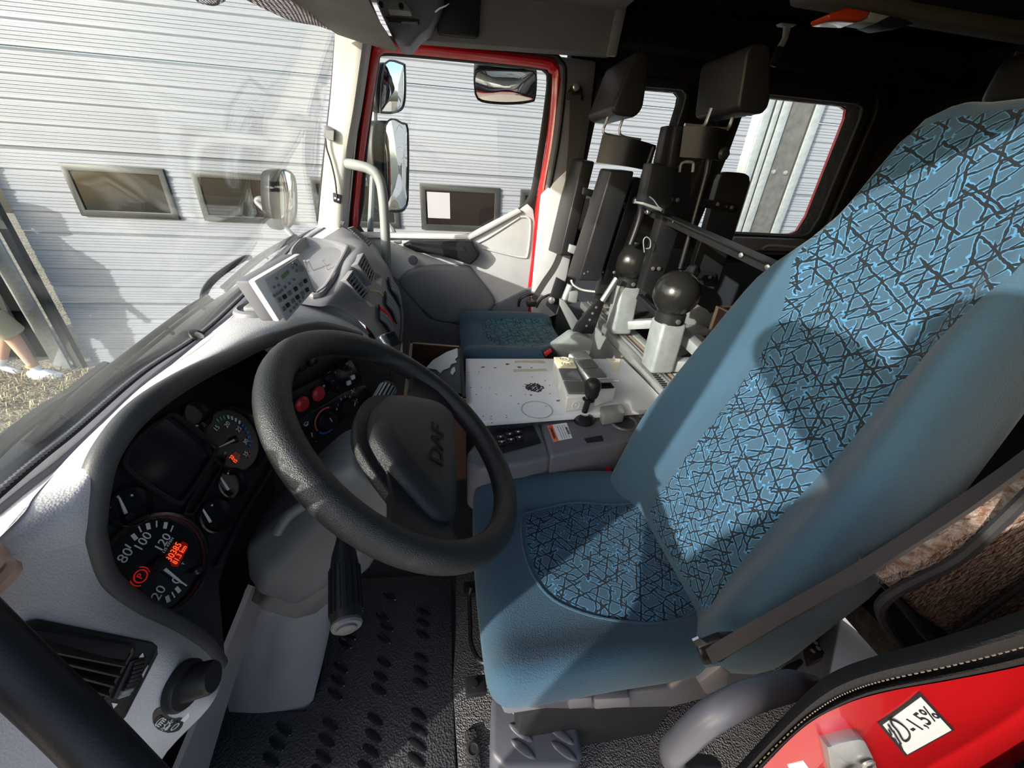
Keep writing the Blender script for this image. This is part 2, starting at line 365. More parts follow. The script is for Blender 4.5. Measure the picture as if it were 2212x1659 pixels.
def sectional_door(name, label, x0, x1, wins):
    t = thing(name, label, 'garage door', ((x0 + x1) / 2, WY, GZ))
    zs = 0.455
    for k in range(-2, 5):
        z0 = zs + 0.69 * k; z1 = z0 + 0.685
        z0 = max(z0, GZ + 0.02)
        # profile of one panel: fine ribs, a bolder pressed groove four times a panel
        prof = []; z = z0 + 0.006; n = 0
        while z < z1 - 0.012:
            gr = min(abs(z - (z1 - 0.006 - 0.1725 * j)) for j in range(0, 5))
            if gr < 0.028 and gr > 0.0: prof.append((z, 0.011 if gr < 0.014 else 0.0)); z += 0.014
            else: prof.append((z, 0.0)); prof.append((z + 0.009, 0.0)); prof.append((z + 0.013, 0.005)); prof.append((z + 0.021, 0.005)); z += 0.026
        prof = [(z0, 0.02)] + prof + [(z1 - 0.002, 0.0), (z1, 0.02)]
        spans = [(x0, x1)] ; bm = bmesh.new()
        for a, b in spans:
            vs = [[bm.verts.new((x, WY + d, z)) for z, d in prof] for x in (a, b)]
            for i in range(len(prof) - 1): bm.faces.new((vs[0][i], vs[1][i], vs[1][i + 1], vs[0][i + 1]))
        obj('panel', bm, M_['doorp'], t)
    for x in wins:
        z0, z1 = 0.605, 1.035
        o = [V((x, WY - 0.022, z0)), V((x + 0.82, WY - 0.022, z0)), V((x + 0.82, WY - 0.022, z1)), V((x, WY - 0.022, z1))]
        i = offset(o, -0.055, V((0, 1, 0)))
        f = ring('window_frame', i, o, (0, 0.03, 0), M_['dframe'], t, 0.006)
        prism('pane', [p + V((0, 0.012, 0)) for p in i], (0, 0.006, 0), M_['dpane'], f)
        if abs(x - WINS[3]) < 0.01:
            prism('notice', [p + V((0, 0.010, 0)) for p in (V((x + 0.07, WY - 0.022, 0.72)), V((x + 0.30, WY - 0.022, 0.72)), V((x + 0.30, WY - 0.022, 0.965)), V((x + 0.07, WY - 0.022, 0.965)))], (0, 0.002, 0), mat('grey_notice_paper', (0.33, 0.32, 0.34), 0.7), f)  # notice sheet in one even grey
    return t
WINS = [-3.40 + 1.035 * k for k in range(6)]
sectional_door('garage_door', 'wide ribbed white sectional garage door with a row of dark windows', -3.955, 3.14, WINS)
sectional_door('garage_door', 'ribbed white sectional garage door right of the galvanised door post, seen through rear side window', 3.88, 10.8, [5.3 + 1.035 * k for k in range(5)])
# door posts
t = thing('door_post', 'galvanised steel post with a dark centre strip between the two garage doors', 'post', (3.5, WY, GZ))
box('plate', (3.635, WY - 0.02, 1.2), (0.29, 0.04, 4.3), mat('weathered_grey_plate', (0.11, 0.11, 0.105), 0.6, var=0.35, vscale=14), t)
for xa, wd in ((3.255, 0.09), (3.357, 0.055), (3.455, 0.09), (3.84, 0.10)):
    box('angle_strip', (xa, WY - 0.045, 1.2), (wd, 0.03, 4.3), M_['galv'], t, bevel=0.004)
for xa in (3.40, 3.315, 3.785): box('gap_strip', (xa, WY - 0.03, 1.2), (0.03, 0.03, 4.3), M_['jamb'], t)
for xa in (3.56, 3.71): lathe('bolt', [(0, 0.012), (0.022, 0.010), (0.024, 0)], (xa, WY - 0.04, 1.35), (0, -1, 0), M_['steel'], t, 10)
t = thing('door_post', 'weathered galvanised post at the left edge of the wide garage door', 'post', (-4.15, WY, GZ))
box('flange', (-4.16, WY - 0.10, 1.2), (0.15, 0.012, 4.3), M_['galv'], t, bevel=0.003)
box('web', (-4.19, WY - 0.04, 1.2), (0.012, 0.12, 4.3), M_['galv'], t)
box('rubber_jamb', (-4.03, WY - 0.05, 1.2), (0.07, 0.06, 4.3), M_['jamb'], t)
# cladding left of the post
bm = bmesh.new(); x = -7.0; prof = []
while x < -4.22:
    prof += [(x, 0.03), (x + 0.14, 0.03), (x + 0.18, -0.02), (x + 0.28, -0.02), (x + 0.32, 0.03)]; x += 0.32
vs = [[bm.verts.new((px, WY - 0.02 + d, z)) for px, d in prof if px < -4.2] for z in (GZ + 0.1, 3.2)]
for i in range(len(vs[0]) - 1): bm.faces.new((vs[0][i], vs[0][i + 1], vs[1][i + 1], vs[1][i]))
bmesh.ops.solidify(bm, geom=bm.faces[:], thickness=0.004)
tag(obj('wall_cladding', bm, M_['clad']), 'grey trapezoid sheet cladding left of the garage door post', None, None, 'structure')
g = box('wall_above', (0, WY + 0.18, 4.2), (14, 0.25, 1.8), M_['clad']); g['kind'] = 'structure'
# grass
def tufts(name, label, n, xr, yr, hr, m, seed):
    rnd = random.Random(seed); bm = bmesh.new()
    for _ in range(n):
        x = rnd.uniform(*xr); y = rnd.uniform(*yr); h = rnd.uniform(*hr); a = rnd.uniform(0, 2 * PI); l = rnd.uniform(0.3, 1.3) * h; wd = 0.005
        d = V((math.cos(a), math.sin(a), 0)); s = V((-d.y, d.x, 0)) * wd; p = V((x, y, GZ))
        q = p + d * l * 0.4 + V((0, 0, h * 0.8)); r = p + d * l + V((0, 0, h * 0.75))
        v = [bm.verts.new(k) for k in (p - s, p + s, q + s, q - s, r)]
        bm.faces.new((v[0], v[1], v[2], v[3])); bm.faces.new((v[3], v[2], v[4]))
    tag(obj(name, bm, m), label, 'grass', None, 'stuff')
tufts('dead_grass', 'matted dead grass along the foot of the garage wall', 9000, (-5.6, -2.2), (2.75, 4.25), (0.03, 0.12), M_['strawdry'], 3)
tufts('green_grass', 'fresh green grass tufts in front of the truck', 2600, (-4.1, -2.7), (1.9, 2.6), (0.06, 0.16), M_['grassgr'], 4)
# ================================================================ cab shell
sheet = M_['headl']
# floor of the cab and bulkhead
def struct(o): o['kind'] = 'structure'; return o
# ceiling
struct(box('ceiling', (0.95, 0.98, 1.80), (2.75, 2.04, 0.06), M_['carpet'], bevel=0.02))
struct(box('wall_rear', (2.34, 1.0, 0.90), (0.05, 2.0, 1.9), M_['carpet']))
# far side wall behind the door with its two windows (y ~ 1.95)
y0 = 1.95
midg = PP([(1300, 187), (1350, 186), (1470, 195), (1479, 205), (1475, 225), (1420, 400), (1405, 445), (1250, 500), (1240, 480), (1265, 350)], y=y0)
rear = PP([(1665, 206), (1848, 226), (1858, 234), (1856, 248), (1765, 470), (1742, 506), (1725, 510), (1600, 504), (1500, 498), (1570, 330), (1615, 206)], y=y0)
wallo = [V((0.50, y0, -0.3)), V((2.34, y0, -0.3)), V((2.34, y0, 1.80)), V((0.50, y0, 1.80))]
def wall_with_holes(name, outer, holes, mat_, th):
    me = bpy.data.curves.new(name, 'CURVE'); me.dimensions = '2D'; me.fill_mode = 'BOTH'; me.extrude = th / 2
    for pl in [outer] + holes:
        s = me.splines.new('POLY'); s.points.add(len(pl) - 1); s.use_cyclic_u = True
        for p, q in zip(s.points, pl): p.co = (q.x, q.z, 0, 1)
    t = bpy.data.objects.new(name, me); C.objects.link(t)
    dg = bpy.context.evaluated_depsgraph_get(); m2 = bpy.data.meshes.new_from_object(t.evaluated_get(dg))
    bpy.data.objects.remove(t); bm = bmesh.new(); bm.from_mesh(m2)
    for v in bm.verts: v.co = V((v.co.x, outer[0].y + th / 2 + v.co.z, v.co.y))
    return obj(name, bm, mat_)
wr = struct(wall_with_holes('wall_right', wallo, [midg, rear], M_['carpet'], 0.07))
def window(name, outl, seal, label):
    t = thing(name, label, None, tuple(sum(outl, V()) / len(outl)), kind='structure')
    prism('glass_pane', [p + V((0, 0.05, 0)) for p in outl], (0, 0.005, 0), M_['glass'], t)
    ring('rubber_seal', outl, offset(outl, seal, V((0, 1, 0))), (0, -0.018, 0), M_['blackmt'], t, 0.004)
    if seal > 0.04: ring('red_body_edge', offset(outl, 0.0, V((0, 1, 0))), offset(outl, 0.03, V((0, 1, 0))), (0, 0.015, 0), M_['red'], t).location += V((0, 0.072, 0))
    return t
window('window_2', resample(midg, 60), 0.03, 'narrow side window behind the two black seat backs')
window('window_3', resample(rear, 60), 0.045, 'rear side window with rounded corners in the dark cab wall')
# moulded black surround of the rear window
ro = resample(catmull(PP([(1640, 160), (1880, 178), (1915, 190), (1922, 215), (1840, 420), (1775, 540), (1740, 560), (1560, 545)], y=1.93), 5, True), 60)
t = struct(ring('trim_1', resample(offset(rear, 0.05, V((0, 1, 0))), 60), offset(resample(offset(rear, 0.05, V((0, 1, 0))), 60), 0.075, V((0, 1, 0))), (0, 0.03, 0), M_['black'], None, 0.01))
t.location.y = 1.925
prism('trim_2', PP([(1590, 512), (1745, 518), (1740, 545), (1560, 540)], y=1.90), (0, 0.05, 0), M_['dashdk'], bevel=0.008)['kind'] = 'structure'
prism('trim_3', PP([(1560, 545), (1800, 548), (1780, 575), (1550, 570)], y=1.90), (0, 0.06, 0), M_['black'], bevel=0.01)['kind'] = 'structure'
tube('sliding_window_catch', PP([(1648, 536), (1665, 530), (1700, 533), (1735, 536)], y=1.885), 0.007, M_['grey'])
tag(bpy.data.objects['sliding_window_catch'], 'slim grey catch bar below the rear side window', 'window catch')
# lower far wall panel behind seats
struct(prism('wall_right_lower', [V((0.55, 1.90, -0.3)), V((2.3, 1.90, -0.3)), V((2.3, 1.90, 0.90)), V((0.55, 1.90, 0.90))], (0, 0.04, 0), mat('dark_blue_grey_panel', (0.030, 0.034, 0.042), 0.6, var=0.2)))
# ---------------------------------------------------------------- passenger door
d1 = thing('door_1', 'passenger door with grey trim and big window', None, (0.0, 1.95, 0.0), kind='structure')
gl = PP([(838, 122), (1000, 136), (1158, 152), (1172, 158), (1180, 172), (1170, 260), (1148, 402), (1138, 430), (1119, 449), (1070, 474), (1030, 496), (1010, 504), (900, 503), (787, 500), (788, 440), (795, 330), (808, 223), (819, 145), (825, 128)], y=1.96)
gl = resample(catmull(gl, 3, True), 90); NY = V((0, 1, 0))
prism('glass_pane', gl, (0, 0.005, 0), M_['glass'], d1)
g1 = offset(gl, 0.028, NY); g2 = offset(g1, 0.045, NY); g3 = offset(g2, 0.035, NY)
ring('window_seal', gl, g1, (0, -0.03, 0), M_['blackmt'], d1, 0.006)
rin = [(768, 490), (783, 330), (803, 190), (813, 128), (822, 112), (850, 108), (1000, 122), (1165, 141), (1188, 152), (1197, 175), (1185, 300), (1168, 402), (1158, 470), (1150, 560), (1140, 640), (1126, 750)]
rout = [(758, 490), (773, 330), (792, 190), (801, 122), (812, 97), (850, 92), (1000, 105), (1172, 124), (1202, 138), (1211, 168), (1198, 300), (1180, 402), (1170, 470), (1161, 560), (1151, 640), (1138, 750)]
rww = [(750, 490), (764, 330), (782, 190), (790, 116), (800, 84), (850, 78), (1000, 91), (1178, 110), (1214, 126), (1227, 165), (1213, 300), (1194, 402), (1182, 470), (1171, 560), (1160, 640), (1147, 750)]
loft('red_window_frame', [PP(rin, y=1.935), [(p + q) / 2 + V((0, -.012, 0)) for p, q in zip(PP(rin, y=1.93), PP(rout, y=1.93))], PP(rout, y=1.93)], M_['red'], d1, n=4, m=3, thick=.012)
struct(loft('trim_4', [PP(rout, y=1.915), [(p + q) / 2 + V((0, -.014, 0)) for p, q in zip(PP(rout, y=1.905), PP(rww, y=1.905))], PP(rww, y=1.905)], M_['blackmt'], None, n=4, m=3, thick=.012))
pan = M_['dash']
base = PP([(760, 507), (1010, 511), (1032, 500), (1122, 454), (1140, 440), (1152, 452), (1156, 480), (1149, 560), (1139, 640), (1125, 730), (1105, 830), (840, 830), (800, 700), (780, 560)], y=1.92)
prism('trim_panel', base, (0, 0.03, 0), pan, d1, 0.006)
# window sill
prism('sill', PP([(760, 503), (1012, 508), (1032, 498), (1122, 451), (1128, 458), (1036, 508), (1016, 518), (760, 514)], y=1.90), (0, 0.05, 0), M_['dash'], d1, 0.006)
# pocket recess frame in the triangular part
tube('pocket_rim', PP([(1124, 468), (1140, 470), (1146, 486), (1140, 548), (1130, 556), (1090, 548), (1042, 536)], y=1.915), .005, M_['dash'], d1, n=4, seg=8)
tube('pocket_ledge', PP([(1034, 524), (1060, 510), (1122, 470)], y=1.917), .004, M_['dash'], d1, n=4, seg=8)
# lower bulged pocket
lp = resample(catmull(PP([(860, 607), (905, 577), (1008, 575), (1025, 590), (1065, 640), (1069, 662), (1040, 690), (988, 700), (945, 697), (924, 684), (880, 640)], y=1.89), 3, True), 50)
bm = bmesh.new(); add_prism(bm, lp, (0, 0.05, 0)); bmesh.ops.recalc_face_normals(bm, faces=bm.faces); bev(bm, 0.022, 4, 0.8)
obj('door_pocket', bm, M_['dash2'], d1, smooth=0.7)
# footwell part of the door and the dark kick panel
prism('lower_trim', PP([(800, 560), (862, 608), (925, 688), (990, 702), (1066, 662), (1150, 620), (1120, 800), (820, 860)], y=1.90), (0, 0.03, 0), M_['dashdk'], d1, 0.004)
# pull handle / armrest
h = prism('pull_handle', PP([(868, 530), (885, 522), (1021, 520), (1026, 532), (1039, 548), (1030, 562), (1016, 574), (990, 563), (940, 551), (900, 546)], y=1.86), (0, 0.05, 0), M_['black'], d1, 0.012, 3)
prism('grip_slot', PP([(886, 524), (1000, 533), (1006, 542), (995, 543), (930, 533), (890, 529)], y=1.857), (0, 0.006, 0), M_['blackgl'], h)
lathe('speaker_blank', [(0, 0.008), (0.018, 0.007), (0.022, 0)], P(892, 562, y=1.90), (0, -1, 0), M_['dashdk'], d1, 18)
prism('lock_lever', PP([(848, 520), (866, 519), (868, 527), (850, 529)], y=1.875), (0, 0.02, 0), M_['grey'], d1, 0.003)
# A pillar, far side
ap = [P(729, 70, y=1.80), P(838, 92, y=1.88), P(800, 240, y=1.88), P(772, 400, y=1.88), P(760, 500, y=1.88), P(690, 490, y=1.82), P(705, 330, y=1.80), P(718, 200, y=1.80)]
A = loft('trim_5', [[P(727, 60, y=1.80), P(717, 205, y=1.805), P(704, 330, y=1.81), P(688, 495, y=1.82)],
                    [P(766, 75, y=1.795), P(746, 225, y=1.80), P(728, 340, y=1.805), P(711, 500, y=1.815)],
                    [P(786, 85, y=1.80), P(765, 235, y=1.805), P(747, 345, y=1.81), P(734, 505, y=1.82)],
                    [P(797, 92, y=1.88), P(775, 240, y=1.88), P(755, 350, y=1.88), P(745, 510, y=1.88)]], mat('pale_grey_pillar_trim', (0.46, 0.455, 0.435), 0.6, bump=0.3, scale=500, var=0.06, dist=0.001), thick=0.01)
struct(A)
# B pillar, far side
struct(prism('trim_6', PP([(1205, 120), (1290, 130), (1275, 260), (1250, 420), (1225, 560), (1200, 640), (1150, 640), (1168, 480), (1192, 300), (1212, 170)], y=1.90), (0, 0.05, 0), M_['dashdk'], bevel=0.012))
struct(prism('trim_7', PP([(1148, 640), (1170, 420), (1250, 345), (1245, 500), (1225, 600), (1205, 680), (1150, 700)], y=1.89), (0, 0.05, 0), M_['dash'], bevel=0.01))
# ---------------------------------------------------------------- windscreen
cx = 1.0
wb = [V((-0.40, 0.06, 0.90)), P(0, 1045, y=.345), P(150, 925, y=.445), P(300, 800, y=.60), P(430, 715, y=.765), P(520, 635, y=1.0), P(600, 560, y=1.38), P(650, 508, y=1.66), P(690, 482, y=1.86)]
wt = [V((-0.20, 0.06, 1.66)), V((-0.27, 0.30, 1.66)), V((-0.30, 0.45, 1.66)), V((-0.33, 0.60, 1.66)), V((-0.36, 0.765, 1.66)), V((-0.38, 1.0, 1.66)), V((-0.39, 1.38, 1.65)), P(700, 55, y=1.70), P(728, 70, y=1.86)]
wm = [a.lerp(b, 0.5) + V((-0.03, 0, 0)) for a, b in zip(wb, wt)]
W1 = thing('window_1', 'panoramic windscreen above the dashboard', None, tuple(wb[4]), kind='structure')
loft('glass_pane', [wb, wm, wt], M_['glass'], W1, n=3, m=5, thick=0.005)
tube('black_seal', [p + V((0.004, 0, -0.010)) for p in wb[:8]], 0.0065, M_['blackmt'], W1, n=6, seg=8)
tube('black_side_seal', [P(686, 478, y=1.83), P(702, 330, y=1.815), P(716, 205, y=1.81), P(726, 85, y=1.81)], 0.006, M_['blackmt'], W1)
# dotted frit strip next to the seal: a row of small beads
# ================================================================ floor
fl = struct(box('floor_cab', (0.35, 1.0, -0.06), (2.0, 2.0, 0.08), M_['mat']))
struct(box('floor_rear', (1.7, 1.0, -0.05), (1.4, 2.0, 0.08), M_['carpet']))
struct(loft('wall_front', [[p + V((-.015, 0, -.03)) for p in wb[:8]] + [V((-.56, 1.93, .9))], [V((p.x - .05, p.y, .80)) for p in wb[:8]] + [V((-.60, 1.93, .80))], [V((-.64, p.y, .55)) for p in wb[:8]] + [V((-.64, 1.93, .55))], [V((-.64, p.y, -.1)) for p in wb[:8]] + [V((-.64, 1.93, -.1))]], M_['black'], None, n=3, m=2, thick=.01))
# ================================================================ roof parts
struct(prism('ceiling_panel_front', PP([(855, 60), (890, 86), (1010, 96), (1325, 118), (1345, 0), (1360, -120), (850, -120)], y=1.72), (0, 0.06, 0), M_['headl'], bevel=0.008))
def Q(rows): return [[(P(a[0], a[1], y=a[2]) if not isinstance(a, Vector) else a) for a in r] for r in rows]
def bvh(*os):
    vs = []; fs = []
    for o in os:
        n = len(vs); vs += [v.co + LOC[o] for v in o.data.vertices]; fs += [[i + n for i in p.vertices] for p in o.data.polygons]
    return BVHTree.FromPolygons(vs, fs)
def S(b, u, v, lift=0.0):
    """point and outward normal where photo pixel (u,v) meets a surface"""
    d = (RIGHT * (u - 1106) + DOWN * (v - 829.5) + FWD * FOC).normalized()
    h = b.ray_cast(EYE, d)
    if h[0] is None:
        best = min((b.find_nearest(EYE + d * (0.1 + 0.01 * i))[3], i) for i in range(240)); q = EYE + d * (0.1 + 0.01 * best[1]); r_ = b.find_nearest(q)
        h = (q, r_[1])
    n = h[1] if h[1].dot(d) < 0 else -h[1]
    return h[0] + n * lift, n
def patch(name, b, pix, thick, m, parent=None, lift=0.0, bevel=0.0, sm=0, label=None):
    """flat-ish plate lying on a surface: outline picked on it, averaged normal"""
    hs = [S(b, u, v) for u, v in pix]; n = sum((h[1] for h in hs), V()).normalized()
    pts = [h[0] + n * lift for h in hs]
    if sm: pts = catmull(pts, sm, True)
    return prism(name, [p + n * thick for p in pts], -n * (thick + 0.004), m, parent, bevel, label=label)
def TXT(s, b, u, v, xd, yd, size, m, parent, lift=0.001, **k):
    p, n = S(b, u, v, lift); X = V(xd); X = (X - n * X.dot(n)).normalized(); Y = n.cross(X)
    if Y.dot(V(yd)) < 0: Y = -Y; X = -X if X.cross(Y).dot(n) < 0 else X
    return text('lettering', s, p, X, Y, size, m, parent, ext=0.0003, **k)
# ================================================================ dashboard
DB = thing('dashboard', 'wide grey moulded dashboard under the windscreen', 'dashboard', (-0.42, 1.0, 0.88))
r0 = [p + V((0.010, 0, -0.004)) for p in wb]
r1 = [V((-.385, .06, .905))] + Q([[(0, 1105, .318), (150, 985, .405), (295, 850, .55), (425, 742, .725), (530, 655, .955), (612, 575, 1.34), (662, 520, 1.62), (705, 490, 1.83)]])[0]
r2 = [V((-.345, .06, .920))] + PP([(0, 1160), (86, 1058), (219, 917), (321, 823), (438, 745), (509, 678)], z=.920) + Q([[(640, 555, 1.33), (735, 492, 1.80)]])[0]
r01 = [a.lerp(b, .5) + V((0, 0, 0.001)) for a, b in zip(r0, r1)]
r12 = [a.lerp(b, .5) + V((0, 0, -0.003)) for a, b in zip(r1, r2)]
sh = loft('top_shelf', [r0, r01, r1, r12, r2], M_['dash'], DB, n=6, m=4)
BT = bvh(sh)
tube('shelf_ridge', [p + V((0, 0, 0.000)) for p in r1], 0.0045, M_['dashdk'], DB, n=6, seg=8)
for u, v in ((262, 886), (428, 727)):
    p, n = S(BT, u, v); s = lathe('screw_well', [(0.016, 0.0), (0.016, 0.003), (0.011, 0.001), (0.0, 0.0005)], p, n, M_['black'], DB, 14); lathe('screw', [(0.008, 0), (0.008, 0.004), (0, 0.005)], p, n, M_['steel'], s, 10)
# driver pad with the hood lip
crest = PP([(-60, 1228), (0, 1160), (86, 1058), (150, 985), (219, 917), (321, 823), (438, 745), (509, 678)], z=.919) + Q([[(560, 640, .955), (640, 640, 1.0), (735, 648, 1.03)]])[0]
lip = Q([[(196, 1170, .300), (196, 1130, .307), (205, 1060, .323), (230, 980, .345), (300, 890, .392), (400, 820, .473), (500, 770, .585), (580, 735, .69), (690, 705, .83), (780, 725, .95), (825, 765, 1.03)]])[0]
midp = [a.lerp(b, .5) + V((0.003, 0, 0.008)) * min(1, i) for i, (a, b) in enumerate(zip(crest, lip))]
m2 = [a.lerp(b, .82) + V((0.004, 0, 0.010)) * min(1, i) for i, (a, b) in enumerate(zip(crest, lip))]
pad = loft('driver_pad', [crest, midp, m2, lip], M_['dash'], DB, n=6, m=5)
# end face with vent and light switch
ef = Q([[(196, 1170, .300), (225, 1260, .293), (300, 1320, .30), (380, 1360, .315), (440, 1400, .327), (472, 1440, .325)],
        [(120, 1185, .276), (165, 1300, .262), (245, 1360, .262), (335, 1400, .27), (410, 1450, .28), (476, 1475, .30)],
        [(-60, 1228, .232), (70, 1400, .222), (160, 1450, .225), (270, 1500, .235), (370, 1540, .245), (450, 1530, .268)],
        [(-200, 1400, .19), (-60, 1560, .18), (60, 1620, .185), (180, 1660, .195), (270, 1690, .205), (345, 1648, .235)],
        [(-330, 1650, .13), (-200, 1800, .13), (-50, 1850, .14), (120, 1850, .15), (250, 1830, .16), (345, 1760, .20)]])
ef[1][0] = lip[0].lerp(crest[0], .35); ef[0][0] = lip[0]; ef[2][0] = crest[0]
endf = loft('end_face', ef, M_['dash'], DB, n=6, m=5)
BE = bvh(endf)
hood = lip[::-1][1:] + Q([[(225, 1260, .293), (300, 1320, .30), (380, 1360, .315), (440, 1400, .327), (474, 1445, .325)]])[0]
tube('hood_lip', [p + V((-0.006, 0.006, -0.004)) for p in hood], 0.0125, M_['hood'], DB, n=6, seg=10)
# black instrument insert
up0 = V((-0.40, 0, 0.92)).normalized()
A0 = V((-0.410, 0.39, 0.70)); B0 = V((-0.398, 0.62, 0.735))
n0 = (B0 - A0).cross(up0).normalized()
if n0.x < 0: n0 = -n0
CLP = (A0, n0)
ins = PP([(190, 1150), (200, 1050), (230, 965), (300, 870), (400, 800), (545, 735), (620, 790), (598, 960), (548, 1060), (505, 1160), (474, 1262), (490, 1440), (440, 1405), (380, 1362), (300, 1325), (220, 1270)], pl=CLP)
IC = thing('instrument_cluster', 'black instrument cluster with dials behind the steering wheel', 'instrument cluster', tuple(sum(ins, V()) / len(ins)))
prism('face_plate', ins, -n0 * 0.02, M_['black'], IC, 0.003)
# wall between lip and plate
lw = [p for p in hood]
loft('hood_inner_wall', [[p + V((-.004, .004, -.004)) for p in lw], [P(*q, pl=CLP) for q in [(700, 790), (640, 770), (610, 745), (545, 735), (470, 765), (400, 800), (310, 865), (238, 960), (205, 1050), (192, 1120), (222, 1270), (300, 1325), (380, 1362), (440, 1405), (485, 1445)]][:len(lw)]], M_['black'], IC, n=4, m=2)
sz = lambda u, v, r: 0
def cl(u, v, lift=0.0): return P(u, v, pl=(A0 + n0 * lift, n0))
RT = (B0 - A0); RT = (RT - n0 * RT.dot(n0)).normalized(); UP = n0.cross(RT)
if UP.z < 0: UP = -UP
def dial(name, c, R, seg=32, lab=None):
    o = cl(*c)
    t = lathe(name, [(R * 1.10, 0.0005), (R * 1.12, 0.010), (R * 1.05, 0.012), (R, 0.008), (R * 0.985, 0.002), (0, 0.0018)], o, n0, M_['blackgl'], IC, seg, label=lab)
    return o, t
def needle(o, tip, R, par, mt, hub=0.008):
    a = o + n0 * 0.006; b = cl(*tip, 0.006); d = (b - a).normalized(); s = n0.cross(d) * 0.0022
    prism('needle', [a + s, a - s, b - s * .4, b + s * .4], n0 * 0.0015, mt, par)
    lathe('needle_cap', [(0, 0.012), (hub * .8, 0.011), (hub, 0.004), (hub, 0.002)], o, n0, M_['blackgl'], par, 18)
def rad(c, q): return (cl(*q) - cl(*c)).length
NW = mat('white_needle', (0.8, 0.78, 0.8), 0.4)
def tick(par, o, q, l, wd, m):
    p = cl(*q, 0.003); d = (p - o); d -= n0 * d.dot(n0); d.normalize(); s = n0.cross(d) * wd / 2
    prism('tick', [p - d * l / 2 - s, p + d * l / 2 - s, p + d * l / 2 + s, p - d * l / 2 + s], n0 * 0.0004, m, par)
# speedometer
oS, tS = dial('speedometer', (335, 1222), rad((335, 1222), (432, 1212)), 40, 'large speedometer dial with lit odometer')
needle(oS, (393, 1260), 0, tS, NW, 0.011)
for q, big in (((276, 1180), 0), ((290, 1160), 1), ((302, 1143), 0), ((320, 1137), 1), ((338, 1132), 0), ((357, 1135), 1), ((371, 1142), 0), ((398, 1262), 0), ((384, 1274), 1), ((374, 1285), 0), ((362, 1294), 1)):
    tick(tS, oS, q, 0.009, 0.005 if big else 0.0018, M_['print'])
def dtxt(s, q, size, par, m=None, lift=0.0035, tilt=0.0, **k):
    X = RT * math.cos(tilt) + UP * math.sin(tilt); Y = UP * math.cos(tilt) - RT * math.sin(tilt)
    return text('lettering', s, cl(*q, lift), X, Y, size, m or M_['print'], par, **k)
dtxt('80', (271, 1200), 0.018, tS); dtxt('100', (309, 1170), 0.017, tS); dtxt('120', (352, 1172), 0.017, tS); dtxt('20', (343, 1281), 0.018, tS); dtxt('0', (381, 1254), 0.017, tS); dtxt('125 KM/H', (363, 1178), 0.0055, tS)
lc = PP([(362, 1203), (390, 1170), (402, 1176), (399, 1190), (380, 1226), (366, 1224)], pl=CLP)
l1 = prism('lit_display', [p + n0 * 0.003 for p in lc], n0 * 0.0008, M_['lcd'], tS)
dtxt('30385', (376, 1192), 0.0135, l1, M_['digit'], 0.0042, sx=0.8); dtxt('81.3 km', (389, 1198), 0.0105, l1, M_['digit'], 0.0042, sx=0.8)
pk = cl(303, 1245, 0.003); X, Y = RT, UP
g = lathe('parking_brake_lamp', [(0.0085, 0.0004), (0.0085, 0.001), (0.0070, 0.001), (0.0070, 0.0004)], pk, n0, M_['redlamp'], tS, 24)
text('lettering', 'P', pk, X, Y, 0.011, M_['redlamp'], g)
for s in (-1, 1):
    arc = [pk + (X * math.cos(a) * s + Y * math.sin(a)) * 0.0115 for a in [-.7 + .2 * i for i in range(8)]]
    tube('bracket_arc', arc, 0.0007, M_['redlamp'], g, n=2, seg=5)
dtxt('T', (396, 1218), 0.006, tS)
lathe('reset_knob', [(0.006, 0), (0.006, 0.012), (0.004, 0.014), (0, 0.014)], cl(415, 1236), n0, M_['blackgl'], tS, 12)
# rev counter
oT, tT = dial('rev_counter', (505, 950), rad((505, 950), (500, 886)), 40, 'rev counter with green, white, blue and red marks')
needle(oT, (473, 966), 0, tT, mat('red_white_needle', (0.85, 0.5, 0.45), 0.4), 0.007)
for i, (q, c) in enumerate([((470, 908), 'green'), ((477, 904), 'green'), ((484, 902), 'green'), ((493, 901), 'print'), ((501, 903), 'print'), ((509, 907), 'print'), ((517, 912), 'print'), ((524, 919), 'blue'), ((530, 926), 'blue'), ((535, 934), 'blue'), ((538, 944), 'blue'), ((540, 954), 'blue'), ((541, 963), 'blue'), ((540, 977), 'redbr'), ((537, 985), 'redbr')]):
    tick(tT, oT, q, 0.007, 0.004, M_[c])
for s, q in (('15', (468, 925)), ('20', (491, 917)), ('25', (516, 927)), ('30', (531, 954)), ('35', (531, 981))): dtxt(s, q, 0.012, tT)
lr = PP([(495, 985), (505, 976), (516, 984), (512, 1000), (500, 1000)], pl=CLP)
l2 = prism('lit_display', [p + n0 * 0.003 for p in lr], n0 * 0.0008, mat('dim_red_display', (0.12, 0.02, 0.012), 0.3, emit=0.3), tT)
dtxt('22', (501, 988), 0.010, l2, M_['digit'], 0.0042, sx=.8); dtxt('15', (508, 996), 0.010, l2, M_['digit'], 0.0042, sx=.8)
for s, q in (('x100', (486, 980)),): dtxt(s, q, 0.004, tT)
